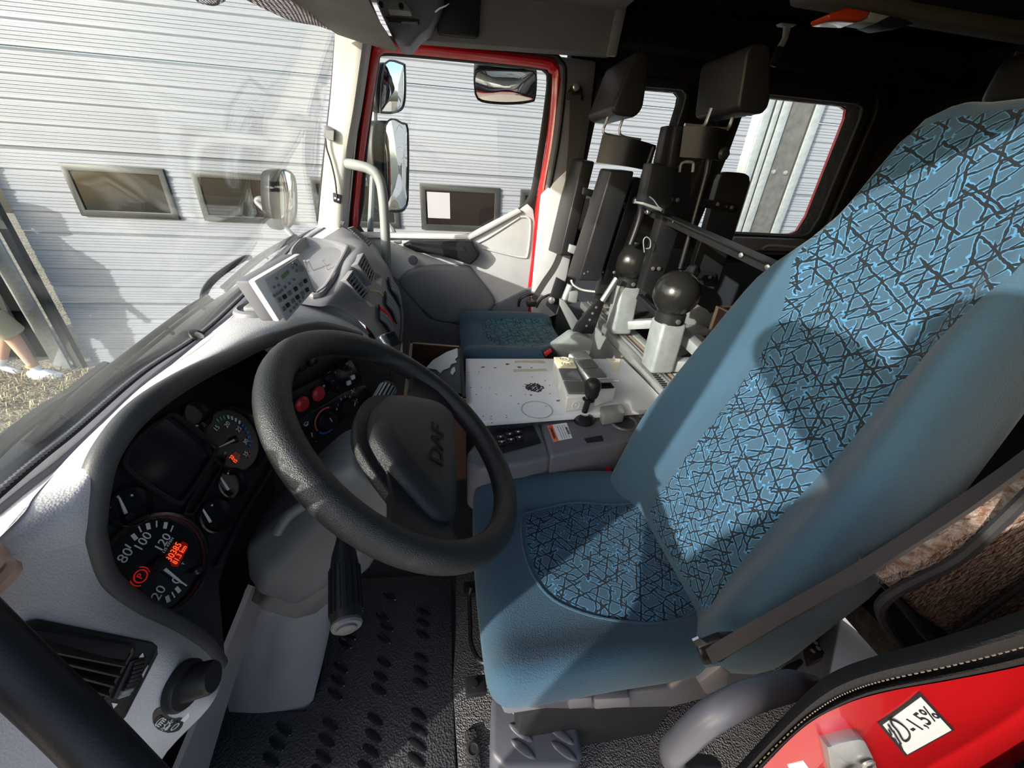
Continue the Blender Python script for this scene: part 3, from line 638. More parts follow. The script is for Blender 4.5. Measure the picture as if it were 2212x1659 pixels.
# small dials
for nm, c, e, tip, hb in (('fuel_gauge', (418, 900), (446, 905), (412, 921), None), ('pressure_gauge', (272, 1098), (316, 1095), (256, 1075), (267, 1120)), ('air_gauge', (494, 1046), (522, 1048), (476, 1032), (490, 1066)), ('air_gauge', (457, 1117), (488, 1118), (437, 1100), (451, 1136))):
    o, t = dial(nm, c, rad(c, e), 28)
    needle(cl(*hb) if hb else cl(427, 922), tip, 0, t, NW, 0.006)
    dd = (cl(*c, .003) - cl(*tip, .003))
    for k in range(3):
        a = (k - 1) * 0.9; R = rad(c, e) * 0.75; d = -(dd.normalized()); d = d * math.cos(a) + n0.cross(d) * math.sin(a); p = cl(*c, 0.003) + d * R
        prism('tick', [p + RT * .002, p + UP * .002, p - RT * .002, p - UP * .002], n0 * .0003, M_['print'] if k < 2 else M_['redbr'], t)
# message display, recessed, with raised rim
dsp = resample(catmull(PP([(262, 1000), (300, 945), (355, 906), (372, 906), (445, 965), (446, 985), (385, 1078), (366, 1082), (300, 1040)], pl=CLP), 3, True), 48)
prism('message_screen', [p + n0 * 0.002 for p in dsp], -n0 * 0.004, mat('unlit_screen', (0.02, 0.02, 0.026), 0.12), IC)
ring('screen_rim', [p + n0 * 0.001 for p in dsp], [p + n0 * 0.001 for p in offset(dsp, 0.007, n0)], n0 * 0.012, M_['black'], IC, 0.003)
sl = resample(catmull(PP([(455, 1000), (470, 990), (475, 1000), (415, 1100), (402, 1110), (398, 1098)], pl=CLP), 3, True), 30)
ring('slot_rim', [p + n0 * 0.001 for p in sl], [p + n0 * 0.001 for p in offset(sl, 0.004, n0)], n0 * 0.008, M_['black'], IC, 0.002)
tube('lower_ridge', PP([(585, 1015), (540, 1090), (500, 1165), (470, 1225)], pl=(A0 + n0 * .006, n0)), 0.005, M_['black'], IC)
# centre stack (black, angled to the driver)
cs = Q([[(600, 722, .78), (660, 692, .92), (730, 702, 1.0), (800, 718, 1.04), (850, 745, 1.07)], [(590, 770, .71), (640, 760, .80), (720, 740, .90), (800, 745, .98), (845, 775, 1.03)],
        [(585, 900, .71), (650, 870, .78), (720, 840, .87), (790, 810, .95), (845, 830, 1.0)],
        [(590, 1010, .71), (660, 975, .77), (730, 930, .85), (800, 890, .93), (845, 885, .99)],
        [(600, 1100, .72), (670, 1060, .76), (740, 1010, .82), (810, 960, .90), (850, 940, .95)]])
CSo = loft('centre_stack', cs, M_['black'], DB, n=5, m=5); BC = bvh(CSo)
CX = V((0.45, 0.9, 0)).normalized(); CZ = V((0.1, 0, 1))
for u, v in ((622, 800), (644, 784), (668, 772)):
    p, n = S(BC, u, v); R = frame(n, y=CX)
    b = box('rocker_switch', p + n * 0.004, (0.014, 0.026, 0.036), M_['blackgl'], DB, R, 0.004)
# red button box
t = thing('switch_box', 'black switch box with two red mushroom buttons left of the heater knobs', 'switch box', tuple(S(BC, 652, 858)[0]))
patch('housing', BC, [(606, 850), (684, 812), (702, 850), (622, 900)], 0.014, M_['black'], t, 0, 0.003)
for u, v in ((632, 866), (668, 846)):
    p, n = S(BC, u, v, 0.014); lathe('red_button', [(0.006, 0), (0.006, 0.006), (0.0165, 0.007), (0.0175, 0.012), (0.013, 0.017), (0, 0.018)], p, n, M_['redbr'], t, 24)
p, n = S(BC, 688, 832, 0.014); lathe('screw', [(0.004, 0), (0.004, 0.001), (0, 0.002)], p, n, M_['steel'], t, 10)
# siren / lights control
t = thing('control_unit', 'black control unit with small knobs and two white push buttons above the heater', 'control unit', tuple(S(BC, 725, 808)[0]))
patch('housing', BC, [(686, 812), (744, 772), (770, 816), (722, 848)], 0.022, M_['blackgl'], t, 0, 0.002)
BH = bvh(t.children[0])
GL = mat('pale_print', (0.5, 0.48, 0.38), 0.6)
for q in (((708, 806), (748, 786)), ((748, 786), (766, 814)), ((716, 824), (757, 800)), ((720, 836), (760, 816)), ((708, 806), (722, 838)), ((735, 806), (742, 822)), ((724, 803), (727, 812)), ((712, 814), (722, 809))):
    (a, n), (b, _) = S(BH, *q[0], .0004), S(BH, *q[1], .0004); tube('printed_line', [a, b], 0.0006, GL, t, sm=False, seg=4)
for u, v, r in ((745, 794, .009), (717, 810, .007)):
    p, n = S(BH, u, v); lathe('knob', [(r, 0), (r, .006), (r * .7, .007), (r * .65, .016), (0, .017)], p, n, M_['black'], t, 14)
for u, v in ((751, 826), (762, 817), (725, 838)):
    p, n = S(BH, u, v) if u < 755 else S(BH, 760, 814); 
    box('push_button', p + n * .003, (.006, .011, .011), M_['white'] if u > 730 else M_['blackgl'], t, frame(n, y=CX), .001)
# heater panel
t = thing('heater_panel', 'black heater control panel with three round knobs', 'heater controls', tuple(S(BC, 710, 890)[0]))
patch('plate', BC, [(634, 925), (652, 900), (700, 872), (750, 842), (785, 832), (798, 845), (795, 866), (770, 880), (720, 925), (675, 962), (648, 968), (634, 950)], 0.003, M_['blackgl'], t, 0, 0.001, 3)
BP = bvh(t.children[0])
for u, v, tx, R in ((661, 941, 662, .0185), (705, 908, 702, .021), (752, 876, 757, .0185)):
    p, n = S(BP, u, v); k = lathe('knob', [(R * 1.08, 0), (R * 1.08, .003), (R, .005), (R * .86, .018), (R * .8, .020), (0, .0205)], p, n, M_['black'], t, 26)
    c = p + n * .0207; d = (CX * (tx - u) * .1 + V((0, 0, 1))).normalized(); d = (d - n * d.dot(n)).normalized(); s = n.cross(d) * .001
    prism('pointer_mark', [c + d * R * .15 - s, c + d * R * .75 - s, c + d * R * .75 + s, c + d * R * .15 + s], n * .0006, M_['print'], k)
p, n = S(BP, 705, 908, .0006); X = (CX - n * CX.dot(n)).normalized(); Y = n.cross(X); Y = Y if Y.z > 0 else -Y
for a0, a1, m in ((60, 215, M_['orange']), (215, 310, M_['blue'])):
    arc = [p + (X * math.cos(math.radians(a)) + Y * math.sin(math.radians(a))) * .032 for a in range(a0, a1, 12)]
    tube('temperature_arc', arc, 0.0022, m, t, n=2, seg=6, flat=(0.3, n))
for s, u, v in (('0', 727, 884), ('1', 730, 874), ('2', 736, 862), ('3', 745, 857), ('4', 755, 857)): TXT(s, BP, u, v, CX, CZ, .009, M_['print'], t)
def icon(b, u, v, par, kind, s=.006, m=None):
    p, n = S(b, u, v, .0008); X = (CX - n * CX.dot(n)).normalized(); Y = n.cross(X); Y = Y if Y.z > 0 else -Y; m = m or M_['print']
    L = {'fan': [[(0, 0), (1, .5), (.6, 1)], [(0, 0), (-1, -.5), (-.6, -1)], [(0, 0), (-.5, 1), (-1, .6)], [(0, 0), (.5, -1), (1, -.6)]],
         'man': [[(-.6, 1), (-.2, .2), (.1, -.2), (.8, -.2)], [(.3, .9), (.5, .6)], [(.1, -.2), (.2, -1)]],
         'screen': [[(-1, .5), (0, .9), (1, .5), (.7, -.5), (-.7, -.5), (-1, .5)], [(-.3, -.9), (-.3, .1)], [(.3, -.9), (.3, .1)]],
         'down': [[(-1, 1), (0, 1)], [(-.5, 1), (-.5, -.8)], [(-.5, 0), (.8, -.3), (.9, -1)]]}[kind]
    bm = bmesh.new()
    for l in L: add_tube(bm, [p + (X * a + Y * c) * s for a, c in l], s * .13, 5)
    obj('icon', bm, m, par)
for u, v, k in ((762, 845, 'fan'), (768, 867, 'fan'), (780, 880, 'man'), (661, 916, 'screen'), (636, 926, 'man'), (633, 954, 'man'), (655, 968, 'man'), (680, 950, 'man')):
    try: icon(BP, u, v, t, k)
    except RuntimeError: icon(BC, u, v, t, k)
# vent wall strips of the left end
vt = thing('air_vent', 'black air vent with horizontal louvres at the left end of the dashboard', 'air vent', tuple(S(BE, 190, 1440)[0]))
fr = [(45, 1345), (75, 1336), (322, 1386), (334, 1396), (330, 1412), (262, 1552), (246, 1562), (205, 1545), (130, 1480), (60, 1400)]
patch('bezel', BE, fr, 0.005, M_['black'], vt, 0, 0.002)
BV = bvh(vt.children[0])
patch('duct', BV, [(72, 1358), (272, 1398), (282, 1405), (210, 1520), (195, 1530), (120, 1460), (60, 1390)], 0.0015, M_['printbl'], vt)
for a, b in (((62, 1366), (268, 1408)), ((75, 1388), (258, 1428)), ((95, 1414), (246, 1450)), ((118, 1440), (234, 1472)), ((150, 1468), (222, 1492)), ((185, 1495), (212, 1508))):
    (p, n), (q, _) = S(BV, *a, .006), S(BV, *b, .006); d = (q - p).normalized()
    box('louvre', (p + q) / 2, ((q - p).length, .012, .0022), M_['black'], vt, frame(d, z=(n.cross(d) * .75 + n * .5)), .0008)
for a, b in (((150, 1380), (130, 1440)), ((200, 1392), (165, 1475)), ((240, 1402), (195, 1500)), ((105, 1372), (95, 1410))):
    (p, n), (q, _) = S(BV, *a, .002), S(BV, *b, .002); d = (q - p).normalized(); box('vane', (p + q) / 2, ((q - p).length, .001, .004), M_['black'], vt, frame(d, z=n))
rim = resample([S(BV, u, v, .002)[0] for u, v in ((55, 1352), (268, 1392), (286, 1400), (210, 1528), (190, 1536), (110, 1466), (45, 1385))], 40)
tube('louvre_rim', rim, 0.0022, M_['black'], vt, closed=True, sm=False, seg=6)
p, n = S(BV, 278, 1462); q, _ = S(BV, 262, 1500); r_, _ = S(BV, 294, 1430); d = (q - r_).normalized()
box('wheel_slot', p + n * .001, ((q - r_).length * 1.15, .017, .004), M_['printbl'], vt, frame(d, z=n), .001)
for i in range(9):
    f = i / 8; c = r_.lerp(q, f) + n * (.003 + .003 * math.sin(PI * f)); box('thumb_wheel_rib', c, (.0035, .011, .004), M_['grey'] if i > 6 else M_['black'], vt, frame(d, z=n), .0008)
def tri(b, pix, par, m): 
    pts = [S(b, u, v, .0006)[0] for u, v in pix]; n = S(b, *pix[0])[1]; prism('arrow_mark', pts, n * .0004, m, par)
tri(BV, [(298, 1420), (310, 1420), (307, 1410)], vt, M_['print'])
tri(BV, [(240, 1518), (253, 1520), (244, 1530)], vt, M_['print'])
# rotary light switch
p, n = S(BE, 392, 1480)
lsw = thing('light_switch', 'round black rotary light switch beside the left air vent', 'switch', tuple(p))
lathe('collar', [(.0255, 0), (.0255, .006), (.023, .010), (.016, .011)], p, n, M_['black'], lsw, 28)
ax = (n + V((0.10, 0.25, 0.08))).normalized()
lathe('knob', [(.0185, .004), (.0175, .030), (.0155, .034), (0, .0345)], p, ax, M_['black'], lsw, 28)
prism('pointer_mark', [S(BE, a, b, .0115)[0] for a, b in ((377, 1543), (390, 1530), (392, 1540), (386, 1545))], n * .0005, M_['print'], lsw)
patch('symbol_plate', BE, [(330, 1542), (338, 1530), (350, 1530), (365, 1548), (380, 1552), (392, 1550), (395, 1562), (385, 1577), (362, 1582), (340, 1574), (330, 1560)], .001, M_['blackgl'], lsw, 0, 0, 2)
CXs = CX; CX = V((0.5, 0.85, 0.1)).normalized()
def mark(b, u, v, par, strokes, s, w_, lift=.0025, X=None):
    p, n = S(b, u, v, lift); X = X or RIGHT; X = (X - n * X.dot(n)).normalized(); Y = n.cross(X); Y = -Y if Y.dot(DOWN) > 0 else Y
    bm = bmesh.new()
    for l in strokes: add_tube(bm, [p + (X * a + Y * c) * s for a, c in l], w_, 5)
    return obj('symbol', bm, M_['print'], par)
circ = lambda r, a0=0, a1=360, k=20: [(r * math.cos(math.radians(a0 + (a1 - a0) * i / k)), r * math.sin(math.radians(a0 + (a1 - a0) * i / k))) for i in range(k + 1)]
mark(BE, 376, 1566, lsw, [circ(.8)], .0045, .0005)
mark(BE, 358, 1564, lsw, [circ(.55)] + [[(.75 * math.cos(a), .75 * math.sin(a)), (1.15 * math.cos(a), 1.15 * math.sin(a))] for a in [i * PI / 4 for i in range(8)]], .005, .0005)
mark(BE, 343, 1556, lsw, [[(-.6, -.1)] + circ(.65, 180, 0, 12) + [(.6, -.1), (-.6, -.1)]] + [[(x, -.3), (x, -1.1)] for x in (-.6, -.3, 0, .3, .6)], .0055, .0005)
CX = CXs
# ---------------------------------------------------------------- centre bulge and fascia
bulge = Q([[(550, 640, .96), (620, 585, 1.15), (660, 547, 1.36), (698, 515, 1.6), (740, 490, 1.80)],
           [(640, 655, .95), (690, 605, 1.08), (730, 555, 1.22), (768, 518, 1.45), (800, 527, 1.6)],
           [(690, 662, .95), (725, 625, 1.02), (765, 565, 1.13), (802, 545, 1.32), (820, 556, 1.48)],
           [(722, 662, .975), (750, 660, 1.02), (795, 615, 1.14), (829, 595, 1.32), (840, 590, 1.45)],
           [(785, 700, 1.01), (800, 700, 1.05), (825, 680, 1.15), (850, 660, 1.30), (862, 648, 1.42)],
           [(812, 735, 1.02), (825, 740, 1.06), (840, 735, 1.15), (858, 722, 1.29), (870, 698, 1.40)],
           [(826, 810, 1.02), (836, 805, 1.06), (848, 795, 1.15), (860, 775, 1.29), (866, 748, 1.40)]])
BU = loft('centre_bulge', bulge, M_['dash2'], DB, n=6, m=6)
e = [r[-1] for r in bulge]
loft('bulge_end', [e, [p + V((-.02, .10, -.02)) for p in e], [p + V((-.16, .14, -.06)) for p in e]], M_['dashdk'], DB, n=4, m=4)
BB = bvh(BU)
# passenger-side lower dash / kick panel
loft('passenger_dash_face', Q([[(790, 510, 1.62), (815, 545, 1.75), (828, 580, 1.86)], [(835, 600, 1.50), (842, 610, 1.70), (845, 610, 1.86)], [(866, 700, 1.45), (850, 690, 1.70), (845, 690, 1.86)], [(870, 800, 1.45), (855, 780, 1.70), (850, 770, 1.86)]]), M_['dashdk'], DB, n=4, m=4)
# storage tray: rim and sunken floor
rimp = [(632, 560), (648, 528), (668, 520), (718, 528), (746, 536), (750, 546), (728, 590), (708, 622), (690, 640), (668, 632)]
rp = catmull([S(BB, u, v, .003)[0] for u, v in rimp], 4, True)
tube('tray_rim', rp, .009, M_['dash2'], DB, closed=True, sm=False, seg=8)
nrm = V((0.25, -0.1, 1)).normalized()
bm = bmesh.new(); pts = resample(rp, 30); fl_ = [p - nrm * .004 for p in pts]; cen = sum(fl_, V()) / 30
inn = [cen + (p - cen) * .72 - nrm * .03 for p in fl_]
a = [bm.verts.new(p + nrm * 0.010) for p in pts]; b = [bm.verts.new(p + nrm * .024) for p in inn]
for i in range(30): bm.faces.new((a[i], a[(i + 1) % 30], b[(i + 1) % 30], b[i]))
bm.faces.new(b); tr = obj('tray_floor', bm, M_['dash2'], DB, smooth=0.5)
for (u, v), (u2, v2) in (((670, 564), (676, 585)), ((702, 563), (707, 584)), ((664, 572), (666, 586))):
    q, n = S(BB, u2, v2); d = V((-0.15, -0.25, 1)).normalized()
    tag(lathe('screw', [(.0018, 0), (.0018, .032), (.0055, .033), (.0055, .035), (0, .036)], q - d * .004, d, M_['steel'], None, 10), {670: 'loose screw standing in the dashboard tray, middle of the three', 702: 'loose screw standing in the dashboard tray nearest the centre vents', 664: 'loose screw standing in the dashboard tray half behind the keypad'}[u], 'screw', 'loose screws in the dash tray')
# centre vents
for k, (fr, lab) in enumerate((([(734, 607), (752, 585), (790, 636), (779, 650)], 'lower left centre air vent with vertical louvres'), ([(757, 575), (771, 550), (806, 592), (795, 618)], 'upper right centre air vent with vertical louvres'))):
    t = thing('air_vent', lab, 'air vent', tuple(S(BB, *fr[0])[0]), 'centre air vents')
    pts = [S(BB, u, v)[0] for u, v in fr]; n = (pts[1] - pts[0]).cross(pts[3] - pts[0]).normalized(); n = n if n.x > 0 else -n
    c = sum(pts, V()) / 4; n = (n + V((.3, 0, 0))).normalized()
    pj = [p - n * (p - c).dot(n) + n * .016 for p in pts]; inn = [c + n * .016 + (p - c - n * .016) * .86 for p in pj]
    ring('bezel', inn, pj, -n * .024, M_['dash2'], t, .002)
    prism('duct', [p - n * .014 for p in inn], -n * .004, M_['printbl'], t)
    for i in range(6):
        f = (i + .5) / 6; a = inn[0].lerp(inn[3], f); b = inn[1].lerp(inn[2], f); d = (b - a).normalized(); s = (inn[3] - inn[0]).normalized()
        box('louvre', (a + b) / 2 - n * .004, ((b - a).length, .0034, .004), M_['grey'], t, frame(d, z=n), .0006)
    a = inn[0].lerp(inn[1], .5); b = inn[3].lerp(inn[2], .5); d = (b - a).normalized()
    box('cross_vane', (a + b) / 2 - n * .008, ((b - a).length, .003, .004), M_['black'], t, frame(d, z=n))
    lathe('thumb_knob', [(.004, 0), (.004, .006), (0, .006)], c + n * .006, n, M_['black'], t, 10)
# recess below the vents with a strip of orange tape
patch('cubby', BB, [(790, 652), (812, 608), (825, 600), (824, 618), (808, 660), (801, 664)], .001, M_['dash'], DB, 0, .002)
patch('cubby_shadow_gap', BB, [(800, 586), (812, 590), (824, 598), (812, 604), (803, 600)], .001, M_['black'], DB)
patch('tape_strip', BB, [(797, 626), (819, 628), (828, 638), (826, 641), (817, 632), (797, 629)], .0025, mat('yellowed_tape', (0.55, 0.36, 0.14), 0.6), DB)
# heater sliders
for k, (a, b, col) in enumerate((((836, 612), (860, 652), 0), ((828, 643), (853, 688), 1), ((814, 674), (842, 712), 2))):
    (p, n), (q, _) = S(BB, *a), S(BB, *b); d = (q - p).normalized(); c = (p + q) / 2 + n * .006; L = (q - p).length; s = n.cross(d)
    t = thing('rocker_bank', ('curved grey rocker bank, topmost of the three on the centre fascia', 'curved grey rocker bank with a red end tab, middle of the three', 'curved grey rocker bank with a red lower key, lowest of the three')[k], 'switches', tuple(c), 'rocker banks on the fascia')
    box('slot', c, (L, .05, .004), M_['printbl'], t, frame(d, z=n), .001)
    for i in range(3):
        f = (i - 1) * .0150; m = M_['grey'] if not (k == 2 and i == 2) else M_['redbr']
        arc = [c + s * f + d * L * .45 * x + n * (.010 - .010 * x * x) for x in (-1, -.66, -.33, 0, .33, .66, 1)]
        bm = bmesh.new(); add_tube(bm, catmull(arc, 3), .0068, 8); obj('rocker_key', bm, m, t, smooth=.7)
    if k == 1: box('red_tab', q - d * .012 + n * .008 + s * .004, (.022, .007, .008), M_['redbr'], t, frame(d, z=n), .001)
# defroster grilles near the pillar
for fr, nb, sf in (([(752, 492), (762, 490), (803, 524), (797, 533)], 10, BB), ([(722, 476), (746, 480), (742, 486), (719, 482)], 6, BT)):
    o = patch('defroster_slot', sf, fr, .001, M_['blackmt'], DB, .001)
    pts = [S(sf, u, v, .003)[0] for u, v in fr]
    for i in range(nb):
        f = (i + .5) / nb; a = pts[0].lerp(pts[3], f) if nb > 6 else pts[0].lerp(pts[1], f); b = pts[1].lerp(pts[2], f) if nb > 6 else pts[3].lerp(pts[2], f)
        tube('rib', [a, b], .0016, M_['dashdk'], o, sm=False, seg=5)
# gap strips on the fascia right edge
tube('fascia_edge', [S(BB, u, v, .004)[0] for u, v in ((838, 600), (862, 660), (866, 700), (862, 735))], .004, M_['dashdk'], DB)
# ================================================================ steering wheel and column
wc = V((-0.072, 0.529, 0.810)); wn_ = V((math.cos(math.radians(49.7)), 0, math.sin(math.radians(49.7)))); wr_ = V((0, 1, 0)); wu = V((-wn_.z, 0, wn_.x))
def WL(r, u, o=0.0): return wc + wr_ * r + wu * u + wn_ * o
SW = thing('steering_wheel', 'large black truck steering wheel with a wide padded hub', 'steering wheel', tuple(wc))
tube('rim', [WL(0.214 * math.sin(a), 0.214 * math.cos(a)) for a in [2 * PI * i / 72 for i in range(72)]], 0.0215, M_['leather'], SW, n=1, seg=18, closed=True, sm=False)
half = [(0, .070), (.05, .063), (.085, .038), (.125, -.012), (.147, -.050), (.143, -.078), (.122, -.091), (0, -.095)]
ho = half + [(-r, u) for r, u in half[-2:0:-1]]
hub = [WL(r, u, -.012) for r, u in ho]; hub = catmull(hub, 3, True)
bm = bmesh.new(); cN = len(hub); cen = WL(0, -.02, .006)
rings = []
for s, o in ((1.0, -.03), (1.0, 0.0), (.985, .004), (.93, .010), (.7, .017), (.35, .020)):
    rings.append([bm.verts.new(WL(0, -.02, 0) + (p - WL(0, -.02, -.012)) * s + wn_ * o) for p in hub])
for A_, B_ in zip(rings, rings[1:]):
    for i in range(cN): bm.faces.new((A_[i], A_[(i + 1) % cN], B_[(i + 1) % cN], B_[i]))
bm.faces.new(rings[-1]); bm.faces.new(rings[0][::-1])
HB = obj('hub_pad', bm, M_['leather'], SW, smooth=0.9)
prism('hub_surround', catmull([WL(r * 1.14, u * 1.16 + .006, -.012) for r, u in ho], 3, True), -wn_ * .018, M_['leather'], SW, .006, 3)
BHB = bvh(HB); q_, n_ = S(BHB, 946, 958, .0006)
text('lettering', 'DAF', q_, wr_, (wu - n_ * wu.dot(n_)), .034, mat('deep_black_inlay', (.004, .004, .004), .25), HB, ext=.0006, bold=.02, fit=(.098, .026))
for s in (-1, 1):
    rows = [[WL(s * .085, .030, -.006), WL(s * .118, -.03, -.002), WL(s * .122, -.082, -.006)],
            [WL(s * .130, .012, -.004), WL(s * .150, -.035, .0), WL(s * .150, -.090, -.004)],
            [WL(s * .170, .008, -.002), WL(s * .178, -.045, .004), WL(s * .166, -.108, -.002)],
            [WL(s * .214, .020, 0), WL(s * .208, -.050, .006), WL(s * .180, -.125, 0)]]
    loft('spoke', rows, M_['leather'], SW, n=4, m=4, thick=.018)
a_ = -wn_
loft_rows = []
hubback = []
for t_, w_, h_ in ((.02, .10, .075), (.05, .095, .07)):
    hubback.append([wc + a_ * t_ + wr_ * (w_ * math.cos(k)) + wu * (h_ * math.sin(k) - .02) for k in [2 * PI * i / 24 for i in range(24)]])
bm = bmesh.new(); vs = [[bm.verts.new(p) for p in r] for r in hubback]
for i in range(24): bm.faces.new((vs[0][i], vs[0][(i + 1) % 24], vs[1][(i + 1) % 24], vs[1][i]))
bm.faces.new(vs[0]); bm.faces.new(vs[1]); obj('hub_back', bm, M_['black'], SW, smooth=.6)
COL = thing('steering_column', 'grey steering column shroud with two stalks behind the wheel', 'steering column', tuple(wc + a_ * .2))
def shroud(name, secs, m):
    bm = bmesh.new(); R_ = []
    for t_, w_, hu, hd in secs:
        o = wc + a_ * t_
        q = [(-w_, -hd * .6), (-w_ * .7, -hd), (w_ * .7, -hd), (w_, -hd * .6), (w_, hu * .55), (w_ * .72, hu), (-w_ * .72, hu), (-w_, hu * .55)]
        R_.append([bm.verts.new(o + wr_ * x + wu * y) for x, y in q])
    for A_, B_ in zip(R_, R_[1:]):
        for i in range(8): bm.faces.new((A_[i], A_[(i + 1) % 8], B_[(i + 1) % 8], B_[i]))
    bm.faces.new(R_[0][::-1]); bm.faces.new(R_[-1]); bmesh.ops.recalc_face_normals(bm, faces=bm.faces); bev(bm, .010, 3, .3)
    return obj(name, bm, m, COL, smooth=.7)
shroud('shroud_upper', [(.055, .070, .055, .05), (.10, .082, .075, .062), (.20, .085, .085, .065), (.30, .088, .095, .07), (.36, .088, .06, .05)], M_['shroud'])
shroud('shroud_lower', [(.17, .078, .02, .085), (.25, .080, .02, .10), (.42, .075, .02, .095)], M_['shroud'])
tube('lower_column', [wc + a_ * .38, wc + a_ * .42, wc + a_ * .47], .035, M_['blackmt'], COL, seg=14)
# stalks
e_ = V((-.137, .292, .690)); b_ = V((-.175, .455, .715)); ax = (e_ - b_).normalized(); L_ = (e_ - b_).length
ST = lathe('light_stalk', [(.008, 0), (.010, L_ * .25), (.0165, L_ * .40), (.0185, L_ * .50), (.0195, L_ * .52), (.0195, L_ * .9), (.018, L_ * .95)], b_, ax, M_['black'], COL, 24, label='stalk with ribbed end and round push button')
for i in range(18):
    a = 2 * PI * i / 18; u_ = ax.orthogonal().normalized(); v_ = ax.cross(u_); d = u_ * math.cos(a) + v_ * math.sin(a)
    box('grip_rib', b_ + ax * L_ * .71 + d * .0198, (L_ * .36, .003, .0022), M_['black'], ST, frame(ax, z=d))
lathe('end_button', [(.018, -.004), (.019, 0), (.0175, .003), (.012, .0035), (.0118, .006), (.010, .007), (0, .007)], e_ - ax * L_ * .03, ax, M_['shroud'], ST, 22)
for k, yy in enumerate((.42, .46)):
    p = b_ + ax * L_ * yy + V((.0, 0, .0)) + (EYE - b_).normalized() * (.0185); X = V((0, 0, 1)).cross(ax)
    text('lettering', 'D' if k else 'D:', p, -ax, ax.cross((EYE - b_).normalized()), .010, M_['print'], ST)
b2 = V((-.19, .62, .715)); e2 = V((-.137, .760, .775)); ax2 = (e2 - b2).normalized(); L2 = (e2 - b2).length
S2 = lathe('wiper_stalk', [(.007, 0), (.009, L2 * .3), (.0165, L2 * .5), (.0185, L2 * .55), (.0185, L2 * .95), (.015, L2), (0, L2)], b2, ax2, M_['black'], COL, 22)
for i in range(16):
    a = 2 * PI * i / 16; u_ = ax2.orthogonal().normalized(); v_ = ax2.cross(u_); d = u_ * math.cos(a) + v_ * math.sin(a)
    box('grip_rib', b2 + ax2 * L2 * .77 + d * .0188, (L2 * .36, .0035, .0026), M_['grey'], S2, frame(ax2, z=d))
tube('adjuster_lever', [P(690, 1075, y=.46), P(650, 1095, y=.45), P(622, 1115, y=.44), P(597, 1150, y=.43)], .0085, M_['shroud'], COL, seg=10, label='small grey column adjuster lever')
# grey kick panel under the wheel
KP = thing('kick_panel', 'scuffed grey plastic kick panel between dashboard and floor mat', 'panel', (-.45, .56, .2))
loft('front_face', Q([[(535, 1262, .60), (580, 1278, .60), (640, 1280, .61), (690, 1262, .62), (716, 1243, .63)], [(492, 1400, .57), (580, 1400, .56), (640, 1395, .56), (690, 1375, .58), (706, 1345, .60)], [(452, 1530, .54), (550, 1530, .52), (610, 1530, .515), (655, 1528, .515), (676, 1500, .53)]]), M_['kick'], KP, n=5, m=5, thick=.012)
loft('side_strip', Q([[(536, 1262, .50), (455, 1460, .43), (372, 1659, .34), (330, 1760, .30)], [(570, 1275, .55), (500, 1460, .47), (440, 1659, .385), (410, 1760, .35)]]), M_['kick'], KP, n=3, m=2, thick=.01)
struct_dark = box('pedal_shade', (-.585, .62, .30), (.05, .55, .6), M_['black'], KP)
# ================================================================ floor mat with tread pads
FM = thing('floor_mat', 'black moulded rubber floor mat with oval treads in front of the driver seat', 'floor mat', (-.25, .5, 0))
mo = PP([(420, 1760), (470, 1540), (660, 1535), (690, 1480), (712, 1350), (745, 1250), (975, 1240), (978, 1480), (985, 1659), (985, 1780)], z=0.004)
prism('mat_sheet', mo, (0, 0, -.008), M_['mat'], FM, .003)
ovs = [(842, 1288), (826, 1333), (836, 1355), (829, 1380), (915, 1323), (914, 1346), (913, 1372), (755, 1372), (746, 1390), (910, 1422), (908, 1450), (908, 1477), (830, 1432), (822, 1462), (818, 1490), (737, 1442), (730, 1470), (724, 1500), (904, 1543), (904, 1577), (901, 1609), (810, 1555), (806, 1590), (801, 1623), (713, 1565), (705, 1600), (698, 1635), (613, 1575), (598, 1607), (585, 1642), (790, 1660), (690, 1670), (898, 1642)]
src = None
for i, (u, v) in enumerate(ovs):
    c = P(u, v, z=.004)
    if src is None:
        bm = bmesh.new(); k = P(u + 20, v + 12, z=.004) - P(u - 20, v - 12, z=.004); d = V((k.x, k.y, 0)).normalized(); s = V((-d.y, d.x, 0))
        rg = []
        for f, h in ((1.0, 0), (.9, .0035), (.55, .005)):
            rg.append([bm.verts.new(c + d * (.026 * f * math.cos(a) * 1.0) + s * (.0085 * f * math.sin(a)) + V((0, 0, h))) for a in [2 * PI * q / 16 for q in range(16)]])
        for A_, B_ in zip(rg, rg[1:]):
            for q in range(16): bm.faces.new((A_[q], A_[(q + 1) % 16], B_[(q + 1) % 16], B_[q]))
        bm.faces.new(rg[-1]); src = obj('tread', bm, M_['blackgl'], FM, smooth=.5)
    else:
        o = src.copy(); C.objects.link(o); o.location = c + V((0, 0, .0015)) - LOC[FM]; o.parent = FM; LOC[o] = c
# raised carpeted ledge right of the mat, pedal-like rubber block and seat pedestal
LED = mat('pebbled_grey_vinyl_floor', (0.075, 0.075, 0.078), 0.5, bump=1.0, scale=260, var=0.3, vscale=30, voro=True, dist=0.003)
struct(prism('floor_ledge', PP([(985, 1200), (985, 1360), (978, 1480), (990, 1659), (995, 1900), (1900, 1900), (1800, 1500), (1400, 1250)], z=0.012) , (0, 0, -.04), LED, bevel=.004))
RP = thing('rubber_pad', 'small black rubber pad with a round boss left of the grey step', 'pad', tuple(P(1020, 1610, z=.02)))
prism('pad_plate', PP([(1003, 1578), (1028, 1572), (1040, 1650), (1042, 1700), (1005, 1700)], z=.022), (0, 0, -.01), M_['mat'], RP, .003)
lathe('boss', [(.016, 0), (.015, .004), (.011, .005), (.010, .003), (0, .003)], P(1022, 1620, z=.022), (0, 0, 1), M_['blackmt'], RP, 18)
